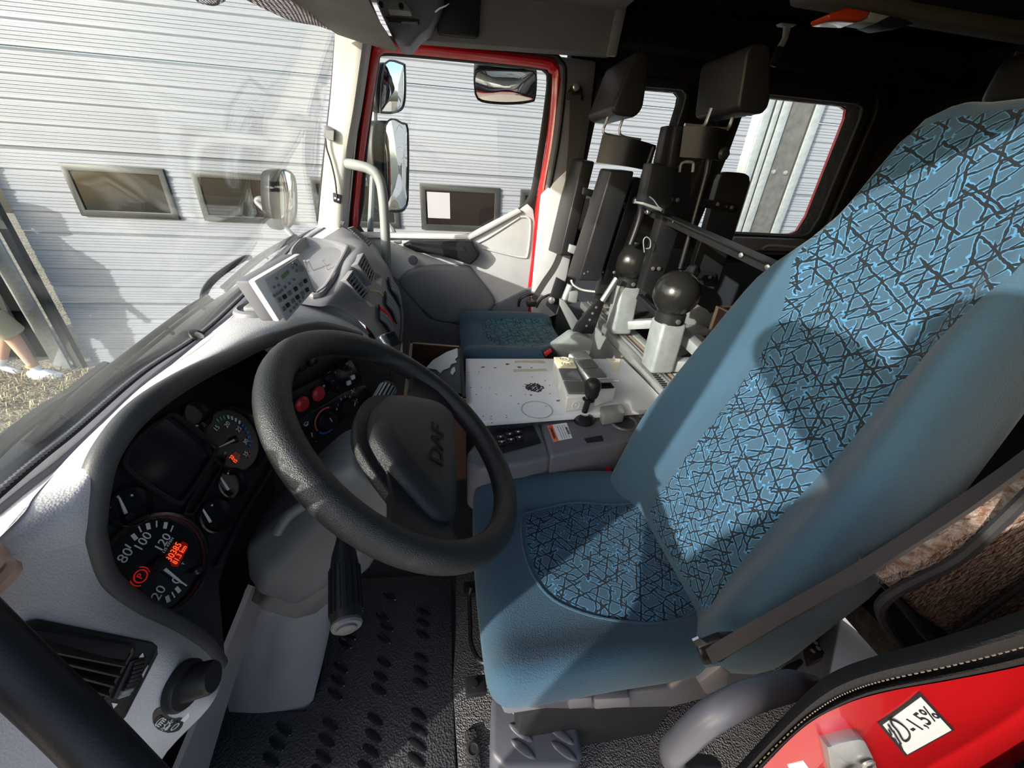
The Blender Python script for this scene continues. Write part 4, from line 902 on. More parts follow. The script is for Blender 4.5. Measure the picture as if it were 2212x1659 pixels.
STP = thing('seat_step', 'slate grey moulded seat base cover with six raised oval ribs', 'seat base', tuple(P(1160, 1590, z=.1)))
bm = bmesh.new(); q = PP([(1062, 1500), (1235, 1500), (1262, 1630), (1240, 1660), (1090, 1662), (1060, 1630)], z=.13); add_prism(bm, q, (0, 0, -.125)); bmesh.ops.recalc_face_normals(bm, faces=bm.faces); bev(bm, .012, 3, .4)
obj('cover', bm, M_['slate'], STP, smooth=.6)
for u, v in ((1120, 1540), (1125, 1582), (1130, 1618), (1207, 1548), (1213, 1588), (1218, 1622)):
    c = P(u, v, z=.130); bm = bmesh.new(); d = V((.8, -.62, 0)).normalized(); s = V((-d.y, d.x, 0)); rg = []
    for f, h in ((1, 0), (.85, .0025), (.5, .0035)): rg.append([bm.verts.new(c + d * (.030 * f * math.cos(a)) + s * (.0085 * f * math.sin(a)) + V((0, 0, h))) for a in [2 * PI * k / 14 for k in range(14)]])
    for A_, B_ in zip(rg, rg[1:]):
        for k in range(14): bm.faces.new((A_[k], A_[(k + 1) % 14], B_[(k + 1) % 14], B_[k]))
    bm.faces.new(rg[-1]); obj('oval_rib', bm, M_['slate'], STP, smooth=.6)
# ================================================================ driver seat
DS = thing('driver_seat', 'big blue velour driver seat with a stick patterned centre panel', 'seat', (.30, .51, .05))
def smooth01(t): t = min(max(t, 0), 1); return t * t * (3 - 2 * t)
cC = V((.285, .515, .458))
def cush(q):
    x, y, z = q
    top = smooth01((z + .01) / .05)
    side = smooth01((abs(y) - .13) / .10)
    z += top * (.020 * side - .018 * (1 - side) + .014 * (x + .235) * -1.0)
    z += top * .012 * math.sin(x * 9 + 1.2) * side * .4
    y *= 1.0 - .10 * smooth01((-z) / .05); y *= 1.0 - .05 * smooth01((x - .05) / .2) + .02 * smooth01(-x / .2)
    x -= .012 * (1 - (y / .245) ** 2) * smooth01(-x / .2)
    return V((x, y, z)) + cC
bm = softbox((.237, .238, .047), .042, 22, cush); CU = obj('cushion', bm, M_['teal'], DS, smooth=True)
BCU = bvh(CU)
def fan_patch(name, outl, b, d, m, parent, lift=.003, k=8):
    """patch of cloth laid on a cushion: rings scaled toward the middle, dropped along d"""
    c = sum(outl, V()) / len(outl); bm = bmesh.new(); rg = []
    for i in range(k):
        f = 1 - i / k; row = []
        for p in outl:
            q = c + (p - c) * f; h = b.ray_cast(q - d * .5, d)
            if h[0] is None: h = (b.find_nearest(q)[0],)
            row.append(bm.verts.new(h[0] - d * (lift if i else -.002)))
        rg.append(row)
    h = b.ray_cast(c - d * .5, d)[0]; cv = bm.verts.new(h - d * lift); N = len(outl)
    for A_, B_ in zip(rg, rg[1:]):
        for j in range(N): bm.faces.new((A_[j], A_[(j + 1) % N], B_[(j + 1) % N], B_[j]))
    for j in range(N): bm.faces.new((rg[-1][j], rg[-1][(j + 1) % N], cv))
    return obj(name, bm, m, parent, smooth=True)
po_ = [S(BCU, u, v)[0] for u, v in ((1128, 1120), (1145, 1105), (1240, 1085), (1330, 1090), (1432, 1098), (1480, 1180), (1535, 1290), (1500, 1325), (1440, 1345), (1360, 1345), (1260, 1325), (1190, 1292), (1150, 1240), (1130, 1180))]
fan_patch('patterned_panel', resample(catmull(po_, 4, True), 60), BCU, V((0, 0, -1)), M_['fab2'], CU)
tube('piping', resample([BCU.ray_cast(p + V((0, 0, .3)), V((0, 0, -1)))[0] or p for p in catmull(po_, 4, True)], 80), .0028, M_['teal'], CU, closed=True, sm=False, seg=6)
# backrest
al = math.radians(18.5); bu = V((math.sin(al), 0, math.cos(al))); bn = V((-math.cos(al), 0, math.sin(al))); b0 = V((.452, .502, .52)); by = V((0, 1, 0))
prof_w = [(-.08, .225), (0, .240), (.2, .243), (.35, .228), (.5, .200), (.6, .178), (.68, .150), (.76, .128), (.82, .112), (.862, .080)]
def wid(h):
    for (a, wa), (b, wb_) in zip(prof_w, prof_w[1:]):
        if a <= h <= b: return wa + (wb_ - wa) * (h - a) / (b - a)
    return prof_w[0][1] if h < prof_w[0][0] else prof_w[-1][1]
def back(q):
    t, s, h = q                         # t: along normal, s: across, h: up
    H = .385 + h
    W_ = wid(H); sy = s / .24; y = sy * W_
    fr = smooth01((t + .01) / .06)
    side = smooth01((abs(sy) - .52) / .38); low = 1 - smooth01((H - .52) / .18)
    t2 = t + fr * (.052 * side * low - .010 * (1 - side)) + .018 * smooth01((H - .62) / .15) * fr
    t2 += fr * .012 * math.exp(-((H - .16) / .12) ** 2)
    return b0 + bu * H + by * y + bn * (t2 - .068)
bm = softbox((.068, .24, .472), .055, 26, back); BK = obj('backrest', bm, M_['teal'], DS, smooth=True)
BBK = bvh(BK)
def back_line(h, s): return b0 + bu * h + by * s
pb = [(-.02, -.145), (.08, -.140), (.25, -.132), (.40, -.126), (.52, -.130), (.62, -.140), (.70, -.142), (.78, -.125), (.84, -.09), (.855, 0), (.84, .095), (.78, .132), (.70, .150), (.62, .150), (.52, .122), (.40, .105), (.25, .098), (.08, .095), (-.02, .095), (-.035, -.02)]
fan_patch('patterned_panel', resample(catmull([back_line(h, s) for h, s in pb], 4, True), 90), BBK, -bn, M_['fab1'], BK, k=14)
# seat base, trim and controls
prism('seat_pan', [V((.06, .32, .43)), V((.50, .32, .43)), V((.52, .32, .30)), V((.08, .32, .30))], (0, .38, 0), M_['dashdk'], DS, .012)
prism('side_cover', PP([(1085, 1503), (1230, 1508), (1450, 1490), (1515, 1440), (1560, 1420), (1640, 1405), (1700, 1380), (1720, 1400), (1600, 1490), (1450, 1530), (1230, 1535), (1090, 1532)], y=.302), (0, .04, 0), M_['slate'], DS, .008)
for a, b in ((1228, 1280), (1284, 1362)): prism('adjuster_key', PP([(a, 1512), (b, 1508), (b, 1528), (a, 1534)], y=.292), (0, .02, 0), M_['kick'], DS, .004)
prism('recline_lever', PP([(1510, 1478), (1560, 1440), (1578, 1455), (1572, 1490), (1525, 1503)], y=.27), (0, .03, 0), M_['kick'], DS, .006)
prism('hinge_cover', PP([(1570, 1432), (1610, 1410), (1680, 1385), (1735, 1370), (1730, 1410), (1640, 1450), (1580, 1450)], y=.27), (0, .03, 0), M_['slate'], DS, .008)
box('suspension', (.30, .51, .16), (.36, .34, .30), M_['black'], DS, None, .02)
tube('slide_bar', [P(1018, 1268, z=.14), P(1014, 1290, z=.12), P(1016, 1350, z=.11), P(1018, 1390, z=.11), P(1034, 1425, z=.11), P(1055, 1432, z=.12)], .006, M_['blackgl'], DS, seg=8, label='bent black slide release bar')
for u, v in ((1020, 1272), (1028, 1482)):
    c = P(u, v, z=.10); box('rail_foot', c, (.05, .04, .02), M_['blackst'], DS, None, .004); lathe('bolt', [(.009, 0), (.009, .006), (0, .007)], c + V((-.004, 0, .010)), (0, 0, 1), M_['blackgl'], DS, 6)
# buckle and belt of the driver
BL = thing('seat_belt', 'dark seat belt strap slanting past the near side of the driver seat to its anchor', 'seat belt', tuple(P(1540, 1405, y=.235)))
def strap(name, pts, wd, wdir, m, parent, th=.0016, n=6):
    c = catmull(pts, n); bm = bmesh.new(); rows = []
    for i, p in enumerate(c):
        t = (c[min(i + 1, len(c) - 1)] - c[max(i - 1, 0)]).normalized(); s = wdir - t * wdir.dot(t); s.normalize(); nn = t.cross(s) * th
        rows.append([bm.verts.new(p + s * wd / 2 + nn), bm.verts.new(p - s * wd / 2 + nn), bm.verts.new(p - s * wd / 2 - nn), bm.verts.new(p + s * wd / 2 - nn)])
    for A_, B_ in zip(rows, rows[1:]):
        for j in range(4): bm.faces.new((A_[j], A_[(j + 1) % 4], B_[(j + 1) % 4], B_[j]))
    bm.faces.new(rows[0]); bm.faces.new(rows[-1][::-1]); return obj(name, bm, m, parent, smooth=.6)
strap('strap', [P(1532, 1418, y=.232), P(1660, 1345, y=.225), P(1850, 1238, y=.205), P(2060, 1105, y=.18), P(2212, 998, y=.16), P(2380, 870, y=.13)], .019, V((.5, .5, .8)), M_['beltblk'], BL)
prism('anchor_plate', PP([(1508, 1402), (1560, 1382), (1600, 1380), (1604, 1400), (1560, 1432), (1520, 1440)], y=.24), (0, .012, 0), M_['blackgl'], BL, .004)
prism('latch_tongue', PP([(1497, 1385), (1510, 1379), (1528, 1390), (1520, 1400), (1503, 1396)], y=.242), (0, .003, 0), M_['steel'], BL)
BKL = thing('belt_buckle', 'black seat belt buckle with a red button far side of the driver seat', 'buckle', tuple(P(1320, 1025, y=.78)))
prism('housing', PP([(1300, 1018), (1318, 1006), (1352, 1040), (1350, 1056), (1322, 1036)], y=.775), (0, .02, 0), M_['black'], BKL, .004)
prism('red_button', PP([(1303, 1014), (1316, 1008), (1322, 1016), (1308, 1024)], y=.772), (0, .004, 0), M_['redbr'], BKL)
tube('stalk', [P(1350, 1048, y=.78), P(1365, 1030, y=.79), P(1380, 990, y=.80)], .010, M_['grey'], BKL, seg=8)
# ================================================================ passenger seat
PS = thing('passenger_seat', 'blue velour passenger seat cushion with dark patterned middle beyond the engine board', 'seat', (.24, 1.58, .3))
pc = V((.262, 1.575, .505))
def pcush(q):
    x, y, z = q; top = smooth01((z + .02) / .08); side = smooth01((abs(y) - .12) / .09)
    z += top * (.018 * side - .010 * (1 - side)); y *= 1 - .10 * smooth01((x - .05) / .16)
    return V((x, y, z)) + pc
bm = softbox((.225, .262, .075), .045, 18, pcush); PCU = obj('cushion', bm, M_['teal'], PS, smooth=True); BPC = bvh(PCU)
pp_ = [S(BPC, u, v)[0] for u, v in ((1036, 700), (1048, 689), (1100, 684), (1180, 686), (1212, 692), (1229, 720), (1225, 738), (1190, 745), (1120, 749), (1060, 740), (1040, 724))]
fan_patch('patterned_panel', resample(catmull(pp_, 4, True), 50), BPC, V((0, 0, -1)), M_['fab3'], PCU)
box('seat_box', (.25, 1.58, .22), (.38, .46, .42), M_['black'], PS, None, .01)
PB = thing('belt_buckle', 'black buckle with red button in front of the grey belt housing on the passenger seat', 'buckle', tuple(P(1185, 765, z=.62)))
prism('housing', PP([(1172, 762), (1190, 750), (1204, 764), (1205, 778), (1176, 774)], y=1.31), (0, .03, 0), M_['black'], PB, .005)
prism('red_button', PP([(1175, 763), (1190, 753), (1193, 760), (1179, 771)], y=1.305), (0, .006, 0), M_['redbr'], PB, .001)
prism('grey_cover', PP([(1193, 752), (1215, 737), (1236, 722), (1252, 723), (1284, 735), (1280, 752), (1276, 768), (1205, 778)], y=1.33), (0, .06, 0), M_['grey'], PB, .010)
# ================================================================ engine board, console and what stands on them
EB = thing('engine_board', 'worn pale grey painted board over the engine between the seats', 'board', (.32, 1.08, .58))
bo = PP([(1005, 775), (1335, 775), (1345, 775), (1418, 840), (1432, 870), (1330, 890), (1170, 905), (1055, 940), (1000, 935), (1003, 860)], z=.600)
bo = [V((.046, 1.262, .6)), V((.640, 1.245, .6)), V((.648, 1.10, .6)), V((.652, .90, .6)), V((.03, .86, .6))]
BRD = prism('board_sheet', bo, (0, 0, -.018), M_['board'], EB, .003)
box('engine_box', (.35, 1.07, .29), (.54, .36, .58), LED, EB)
rn = random.Random(5)
for u, v, r, mt in [(1043, 793, .007, 'rust'), (1070, 794, .005, 'rust'), (1122, 793, .009, 'rust'), (1148, 794, .005, 'rust'), (1096, 786, .007, 'black'), (1095, 787, .005, 'black'), (1147, 853, .005, 'rust'), (1206, 865, .007, 'rust'), (1238, 877, .004, 'rust'), (1135, 830, .004, 'rust'), (1178, 822, .0025, 'rust')] + [(u, v, .0022, 'black') for u, v in ((1012, 804), (1035, 803), (1017, 837), (1040, 837), (1058, 837), (1029, 852), (1072, 851), (1104, 855), (1120, 872), (1130, 834), (1150, 814), (1160, 830), (1188, 832), (1188, 850), (1061, 899), (1061, 905), (1094, 897), (1094, 902), (1063, 913), (1044, 899), (1180, 877), (1135, 852))]:
    c = P(u, v, z=.6008); k = 7; prism('paint_chip', [c + V((math.cos(2 * PI * i / k) * r * rn.uniform(.6, 1.4), math.sin(2 * PI * i / k) * r * .6 * rn.uniform(.6, 1.3), 0)) for i in range(k)], (0, 0, -.0012), M_[mt], EB)
gri = P(1155, 837, z=.601); bm = bmesh.new()
for i in range(14):
    for j in range(14):
        x, y = (i - 6.5) * .0042, (j - 6.5) * .0042
        if x * x + y * y < .029 ** 2 and (i + j * 2 + rn.randint(0, 1)) % 3: add_box(bm, gri + V((x, y, 0)), (.004, .0034, .0012), Matrix.Rotation(rn.uniform(-.5, .5), 3, 'Z'))
obj('vent_hole_grille', bm, M_['printbl'], EB)
lathe('cup_ring_stain', [(.047, .0006), (.047, .001), (.043, .001), (.043, .0006)], P(1160, 885, z=.6), (0, 0, 1), mat('faint_ring', (0.38, 0.40, 0.42), 0.7), EB, 36)
TP = mat('tape_residue', (0.50, 0.46, 0.38), 0.8, var=.2, vscale=40)
for q in ([(1112, 779), (1168, 778), (1178, 781), (1178, 784), (1112, 783)], [(1109, 798), (1180, 796), (1183, 801), (1110, 803)]): prism('tape_residue', PP(q, z=.6012), (0, 0, -.0015), TP, EB)
prism('pale_corner', PP([(1310, 774), (1340, 775), (1338, 790), (1332, 806), (1322, 800), (1324, 788)], z=.6012), (0, 0, -.0015), mat('pale_cream_patch', (0.66, 0.60, 0.48), 0.8, var=.15), EB)  # paler cream patch at the far rear corner of the board
# socket blocks
def lidbox(parent, c, w_, d_, R, m=None):
    bm = bmesh.new(); add_box(bm, c, (w_, d_, .008), R); bmesh.ops.recalc_face_normals(bm, faces=bm.faces); bev(bm, .007, 3, .3); return obj('hinged_lid', bm, m or M_['lid'], parent, smooth=.6)
def block(pix, z0, h, name, label, cells):
    q = PP(pix, z=z0 + h); t = thing(name, label, 'socket block', tuple(sum(q, V()) / 4 - V((0, 0, h))), 'socket blocks on the engine board')
    prism('housing', q, (0, 0, -h), M_['white'], t, .006, 3)
    ex = (q[1] - q[0] + q[2] - q[3]).normalized(); R = frame(ex, z=(0, 0, 1))
    n = len(cells); wd = ((q[3] - q[0]).length + (q[2] - q[1]).length) / 2; ln = ((q[1] - q[0]).length + (q[2] - q[3]).length) / 2 / n
    m0 = q[0].lerp(q[3], .5); m1 = q[1].lerp(q[2], .5)
    for i, k in enumerate(cells):
        c = m0.lerp(m1, (i + .5) / n)
        if k == 'lid': lidbox(t, c + V((0, 0, .004)), ln * .86, wd * .84, R)
        elif k == 'open':
            box('socket_plate', c + V((0, 0, .003)), (ln * .92, wd * .9, .008), M_['cream'], t, R, .003)
            for s in (-.22, .22):
                cc = c + R @ V((ln * s, 0, .0075)); lathe('socket_well', [(.0175, 0), (.0175, .001), (.015, .001), (.013, -.002), (0, -.0025)], cc, (0, 0, 1), M_['cream'], t, 18)
                for y in (-.006, .006): box('contact', cc + R @ V((0, y, .0005)), (.004, .003, .003), mat('brass', (.5, .36, .12), .4, metal=.8) if 'brass' not in bpy.data.materials else bpy.data.materials['brass'], t, R)
        elif k == 'tilt': 
            RR = frame(ex, z=(0, 0, 1)) @ Matrix.Rotation(-.45, 3, 'Y'); lidbox(t, c + V((.008, -.004, .014)), ln * .9, wd * .84, RR, M_['grey']); box('socket_plate', c + V((0, 0, .002)), (ln * .8, wd * .7, .004), M_['black'], t, R)
    p = q[3].lerp(q[0], .35); 
    return t, q, R
tb, qb, Rb = block([(1196, 776), (1224, 858), (1276, 852), (1234, 772)], .600, .052, 'socket_block', 'left white socket block on the engine board with two open cream sockets', ['open', 'lid', 'lid'])
for f, (a, b) in ((.45, (1, 2)), (.55, (0, 1))):
    e1 = qb[a].lerp(qb[b], f) - V((0, 0, .030)); nn = (qb[b] - qb[a]).cross(V((0, 0, 1))).normalized(); nn = nn if nn.dot(EYE - e1) > 0 else -nn
    lathe('cable_grommet', [(.013, 0), (.013, .003), (.010, .003), (.009, .001), (.005, .001), (.004, .004), (0, .004)], e1, nn, M_['white'], tb, 18)
block([(1228, 762), (1290, 848), (1332, 836), (1266, 761)], .600, .050, 'socket_block', 'right socket block on the engine board, four grey hinged lids, one half open', ['lid', 'lid', 'lid', 'tilt'])
prism('side_socket', PP([(1296, 876), (1345, 870), (1352, 888), (1305, 895)], z=.615), (0, 0, -.04), M_['grey'], None, .006)
tag(bpy.data.objects['side_socket'], 'low grey capped socket between the console and the engine board', 'socket')
# centre console with drive selector
CO = thing('gear_console', 'slate grey console with switches and gear selector beside the driver seat', 'console', (.30, .84, .5))
ct = PP([(1168, 908), (1300, 893), (1378, 893), (1395, 915), (1388, 948), (1300, 962), (1190, 985)], z=.575)
con = mat('console_grey_plastic', (0.105, 0.105, 0.125), 0.5, bump=.2, scale=500, var=.1, dist=.001)
prism('body_rear', ct, (0, 0, -.13), con, CO, .010, 3)
cf = PP([(1065, 935), (1165, 907), (1192, 985), (1140, 998), (1040, 1012), (1010, 1000), (1008, 975), (1030, 950)], z=.565)
prism('body_front', cf, (0, 0, -.16), M_['dashdk'], CO, .014, 3)
swp = PP([(1058, 938), (1152, 917), (1170, 955), (1058, 985), (1040, 970)], z=.569)
prism('switch_plate', swp, (0, 0, -.006), M_['black'], CO, .003)
for u, v in ((1081, 946), (1101, 940), (1119, 935), (1084, 957), (1104, 952), (1122, 947)):
    c = P(u, v, z=.572); b = box('rocker_switch', c, (.020, .017, .008), M_['blackgl'], CO, Matrix.Rotation(.12, 3, 'Z'), .002); box('switch_symbol', c + V((0, 0, .0043)), (.005, .006, .0006), M_['print'], b)
lb = PP([(1182, 919), (1224, 913), (1236, 945), (1196, 953)], z=.577)
lab = prism('warning_label', lb, (0, 0, -.003), M_['paper'], CO, 0, label='white and orange warning label')
prism('orange_band', PP([(1182, 919), (1193, 917.5), (1207, 951), (1196, 953)], z=.5776), (0, 0, -.001), M_['orange'], lab)
X_ = (P(1206, 951, z=.5) - P(1193, 918, z=.5)).normalized() * -1
text('lettering', '\u26a0WARNING' if False else '!WARNING', P(1194.5, 935, z=.5782), X_, V((0, 0, 1)).cross(X_), .0105, M_['printbl'], lab, sx=.95)
text('lettering', 'BACKUP', P(1226, 930, z=.5782), -X_, V((0, 0, 1)).cross(-X_), .0085, M_['printbl'], lab)
for k in range(4):
    u = 1203 + k * 5; prism('printed_line', [P(u, 918 - k * .9 + 2, z=.5776), P(u + 1.2, 918 - k * .9 + 2, z=.5776), P(u + 12.5, 949 - k * .9 - 2, z=.5776), P(u + 11.3, 949 - k * .9 - 2, z=.5776)], (0, 0, -.0005), M_['grey'], lab)
gp = P(1258, 905, z=.575)
gb = lathe('selector_gate', [(.030, 0), (.030, .012), (.022, .020), (.012, .024)], gp + V((0, -.01, 0)), (0, 0, 1), M_['blackgl'], CO, 22)
kt = gp + V((.012, 0, .10))
lathe('lever', [(.009, 0), (.009, .062), (.018, .066), (.018, .070), (.012, .072)], gp, (kt - gp), M_['blackgl'], CO, 18, label='glossy black selector lever')
bm = softbox((.0225, .0225, .032), .020, 6, lambda q: kt + V((q.x * (1 - .15 * (q.z < 0)), q.y, q.z)) + V((.002, 0, .002))); obj('lever_knob', bm, M_['black'], CO, smooth=True)
cup = P(1348, 913, z=.575); lathe('cup_holder', [(.043, .0005), (.041, .004), (.037, .005), (.034, .003), (.033, .0012), (.0, .0012)], cup, (0, 0, 1), M_['shroud'], CO, 28); lathe('cup_shade_disc', [(.031, .0014), (0, .0016)], cup, (0, 0, 1), M_['black'], CO, 28)  # black disc paints the shade of a deeper cup
prism('tray_slot', PP([(1262, 947), (1300, 940), (1304, 952), (1268, 956)], z=.5765), (0, 0, -.002), M_['black'], CO)
prism('console_flank', PP([(1190, 985), (1388, 948), (1392, 1030), (1300, 1040), (1080, 1030), (1045, 1012)], y=.775), (0, .02, 0), con, CO, .006)
# storage box with a torn folder
SB = thing('storage_box', 'dark open wooden box in the footwell left of the engine board', 'box', (-.06, 1.12, .4))
qb_ = [V((-.155, 1.365, .62)), V((.035, 1.325, .62)), V((.036, .95, .62)), V((-.14, .94, .62))]
for a, b, nm in ((0, 1, 'far_side'), (2, 3, 'near_side'), (3, 0, 'front_side'), (1, 2, 'rear_side')):
    d = (qb_[b] - qb_[a]).normalized(); s = V((0, 0, 1)).cross(d) * .010
    prism(nm, [qb_[a], qb_[b], qb_[b] - s, qb_[a] - s], (0, 0, -.30), M_['ply'] if nm != 'rear_side' else M_['black'], SB)
    prism('rim_strip', [qb_[a] + V((0, 0, .001)), qb_[b] + V((0, 0, .001)), qb_[b] - s + V((0, 0, .001)), qb_[a] - s + V((0, 0, .001))], (0, 0, -.004), M_['plyedge'] if nm != 'rear_side' else M_['blackmt'], SB)
prism('box_floor', [p + V((0, 0, -.30)) for p in qb_], (0, 0, -.01), M_['printbl'], SB)
FO = thing('folder', 'grey folder with a torn white sheet sticking out of the dark box', 'folder', tuple(P(960, 800, z=.6)))
fp = [P(992, 750, y=1.30), P(996, 852, y=.98), P(960, 842, y=.99), P(900, 850, y=.98), P(912, 800, y=1.12)]
fpl = (P(992, 752, y=1.30), V((-.25, -.25, 1)).normalized())
prism('cover', PP([(992, 752), (997, 850), (960, 845), (915, 800), (935, 785), (965, 765)], pl=fpl), V((.3, .2, -1)) * .006, mat('dark_grey_card', (.07, .08, .085), .6), FO, .001)
prism('torn_sheet', [p + V((-.002, -.001, .004)) for p in PP([(989, 754), (990, 772), (984, 778), (988, 784), (976, 788), (972, 796), (960, 800), (952, 808), (944, 800), (922, 796), (936, 780), (966, 762)], pl=fpl)], V((.3, .2, -1)) * .002, M_['paper'], FO)
prism('paper_tab', [p + V((-.002, -.001, .004)) for p in PP([(983, 794), (985, 802), (979, 812), (974, 808), (977, 798)], pl=fpl)], V((.3, .2, -1)) * .002, M_['paper'], FO)
prism('lower_sheet', PP([(908, 815), (912, 838), (880, 852), (884, 835)], z=.57), (0, 0, -.003), M_['paper'], FO)
# radio keypad on its foot, microphone
KPD = thing('keypad', 'white framed radio keypad with small green display tilted on the dashboard', 'keypad', tuple(P(615, 620, y=.74)))
kp4 = [P(548, 606, y=.685), P(651, 546, y=.80), P(680, 625, y=.82), P(605, 696, y=.70)]
kn = (kp4[1] - kp4[0]).cross(kp4[3] - kp4[0]).normalized(); kn = kn if kn.dot(EYE - kp4[0]) > 0 else -kn
prism('white_shell', kp4, -kn * .016, M_['white'], KPD, .005)
prism('rear_shell', [p - kn * .010 for p in kp4], -kn * .02 + V((-.01, 0, 0)), M_['dashdk'], KPD, .006)
fpx = [(571, 603), (642, 556), (662, 580), (680, 626), (619, 695)]
KPL = (kp4[0] + kn * .0015, kn)
fc = prism('key_face', PP(fpx, pl=KPL), -kn * .004, mat('keypad_face_grey', (.36, .37, .37), .5), KPD, .002)
def kpt(u, v, l=.0): return P(u, v, pl=(kp4[0] + kn * (.0018 + l), kn))
kx = (kp4[1] - kp4[0]).normalized(); kyv = kn.cross(kx)
def key(u, v, w_, h_, m): box('key', kpt(u, v, .001), (w_, h_, .003), m, fc, frame(kx, z=kn), .001)
prism('display', [kpt(*q, .0005) for q in ((607, 596), (622, 582), (626, 590), (611, 604))], -kn * .001, M_['lcdg'], fc)
big = [(604, 648), (615, 641), (626, 633), (639, 624), (650, 615), (660, 607), (613, 667), (622, 659), (633, 650), (643, 642), (654, 634), (664, 626)]
for i, (u, v) in enumerate(big): key(u, v, .0085, .0075, M_['black'] if i % 2 else M_['dashdk'])
for u, v in ((597, 601), (592, 620), (602, 616), (592, 639), (598, 635), (604, 631), (609, 627), (616, 620), (625, 612), (635, 604), (628, 672), (635, 665), (641, 658), (648, 651), (655, 643), (634, 569), (632, 578), (640, 572), (641, 585)): key(u, v, .005, .0045, M_['dashdk'])
lathe('round_key', [(.006, 0), (.006, .002), (0, .0025)], kpt(650, 580), kn, M_['grey'], fc, 16)
text('lettering', 'SELECTIC', kpt(585, 612, .0006), kx, kyv, .0055, M_['printbl'], fc) if False else None
fq, fnn = S(bvh(pad), 553, 676)
lathe('foot', [(.040, -.012), (.039, .004), (.036, .010), (.030, .013), (.029, .008), (.012, .006), (0, .006)], fq, (fnn + V((0, -.1, .4))), M_['dash2'], KPD, 28)
bm = softbox((.016, .022, .007), .0065, 6, lambda q: q + fq + fnn * .014 + V((.004, -.004, 0))); obj('foot_latch', bm, M_['grey'], KPD, smooth=True)
tube('neck', [fq + fnn * .008 + V((0, .012, 0)), fq.lerp(kp4[3].lerp(kp4[1], .4), .5), kp4[3].lerp(kp4[1], .45) - kn * .03], .014, M_['dashdk'], KPD, seg=10)
MIC = thing('microphone', 'small hand microphone with ribbed black front hanging at the dash edge', 'microphone', tuple(P(836, 738, y=.955)))
mn_ = V((.5, -.35, .5)).normalized(); mc = P(836, 738, y=.955); Rm = frame(V((.55, .75, -.1)), z=mn_)
bm = softbox((.026, .020, .018), .012, 6, lambda q: mc + Rm @ q); obj('chrome_body', bm, M_['steel'], MIC, smooth=True)
for i in range(7): box('grille_bar', mc + Rm @ V((.006, -.017 + i * .0052, .0185)), (.030, .0026, .004), M_['black'], MIC, Rm)
box('grille_plate', mc + Rm @ V((.006, -.002, .0165)), (.034, .036, .003), M_['printbl'], MIC, Rm, .004)
tube('cord', [mc + V((0, .01, -.02)), P(846, 800, y=.94), P(851, 838, y=.92), P(846, 860, y=.90)], .006, M_['blackmt'], MIC, seg=8)
# ================================================================ second row: black seat backs with holder frames
BX = M_['blackst']
S1 = thing('harness_seat_back', 'black seat back with two slim side pads standing behind the passenger seat cushion', 'seat back', (.52, 1.55, .6))
rp = lambda pix: (P(*pix), V((-1, 0, .147)).normalized())
RC1 = (P(1200, 550, y=1.75), V((-1, 0, .147)).normalized())
def pad_prism(name, pix, pl, dep, m, par, bv=.008): return prism(name, PP(pix, pl=pl), V((dep, 0, 0)), m, par, bv, 3)
pad_prism('side_pad', [(1233, 341), (1257, 347), (1209, 552), (1180, 540)], RC1, .055, M_['black'], S1)
RC2 = (P(1236, 600, y=1.47), V((-1, 0, .147)).normalized())
pad_prism('side_pad', [(1296, 363), (1319, 367), (1249, 606), (1223, 597)], RC2, .085, M_['black'], S1)
prism('pad_bracket', PP([(1262, 405), (1300, 415), (1296, 432), (1260, 420)], y=1.56), (0, .02, 0), BX, S1, .003)
prism('pad_bracket', PP([(1232, 528), (1252, 534), (1248, 552), (1228, 545)], y=1.56), (0, .02, 0), M_['galv'], S1, .003)
hr = [(1372, 112), (1392, 107), (1404, 118), (1406, 132), (1400, 168), (1390, 232), (1378, 249), (1368, 253), (1330, 248), (1321, 236), (1340, 190), (1360, 140)]
prism('headrest', PP(hr, y=1.42), (0, .25, 0), M_['black'], S1, .022, 4)
for q in ([(1316, 246), (1308, 268), (1303, 281), (1309, 290), (1347, 297)], [(1348, 250), (1340, 272), (1338, 283), (1346, 295), (1384, 302)]): tube('headrest_rod', PP(q, y=1.50), .0045, M_['steel'], S1, seg=8)
def curved_plate(name, pix, y, bulge, par, m=BX):
    a, b, c, d = PP(pix, y=y); k = V((0, -bulge, 0))
    return loft(name, [[a, a.lerp(b, .5) + k, b], [d, d.lerp(c, .5) + k, c]], m, par, n=6, m=2, thick=.006)
curved_plate('bottle_collar', [(1302, 291), (1415, 314), (1400, 369), (1288, 351)], 1.48, .04, S1)
tube('collar_post', PP([(1412, 318), (1388, 384)], y=1.46), .009, BX, S1, sm=False)
prism('channel_post', PP([(1372, 382), (1405, 388), (1315, 655), (1288, 648)], y=1.44), (0, .05, 0), BX, S1, .004)
tube('gas_strut', PP([(1348, 376), (1329, 457)], y=1.43), .006, M_['blackgl'], S1, sm=False)
tube('gas_strut_body', PP([(1329, 457), (1291, 597)], y=1.43), .011, M_['steel'], S1, sm=False)
prism('back_sheet', PP([(1322, 366), (1362, 374), (1345, 470), (1290, 590), (1252, 600)], y=1.52), (0, .02, 0), BX, S1, .003)
for q in ([(1308, 434), (1320, 431), (1352, 437), (1356, 447), (1350, 452), (1306, 449)], [(1257, 578), (1270, 572), (1304, 575), (1304, 590), (1268, 592), (1252, 596)]):
    prism('clamp', PP(q, y=1.40), (0, .05, 0), M_['blackgl'], S1, .003)
for u, v in ((1325, 427), (1338, 429), (1309, 443), (1316, 441), (1285, 558), (1296, 560), (1261, 590), (1269, 586), (1326, 588)): lathe('bolt', [(.0055, 0), (.0055, .004), (0, .006)], P(u, v, y=1.40), (0, -1, 0), M_['steel'], S1, 10)
S2_ = thing('harness_seat_back', 'second black seat back with headrest and bolted side pad before the rear window', 'seat back', (.9, 1.25, .6))
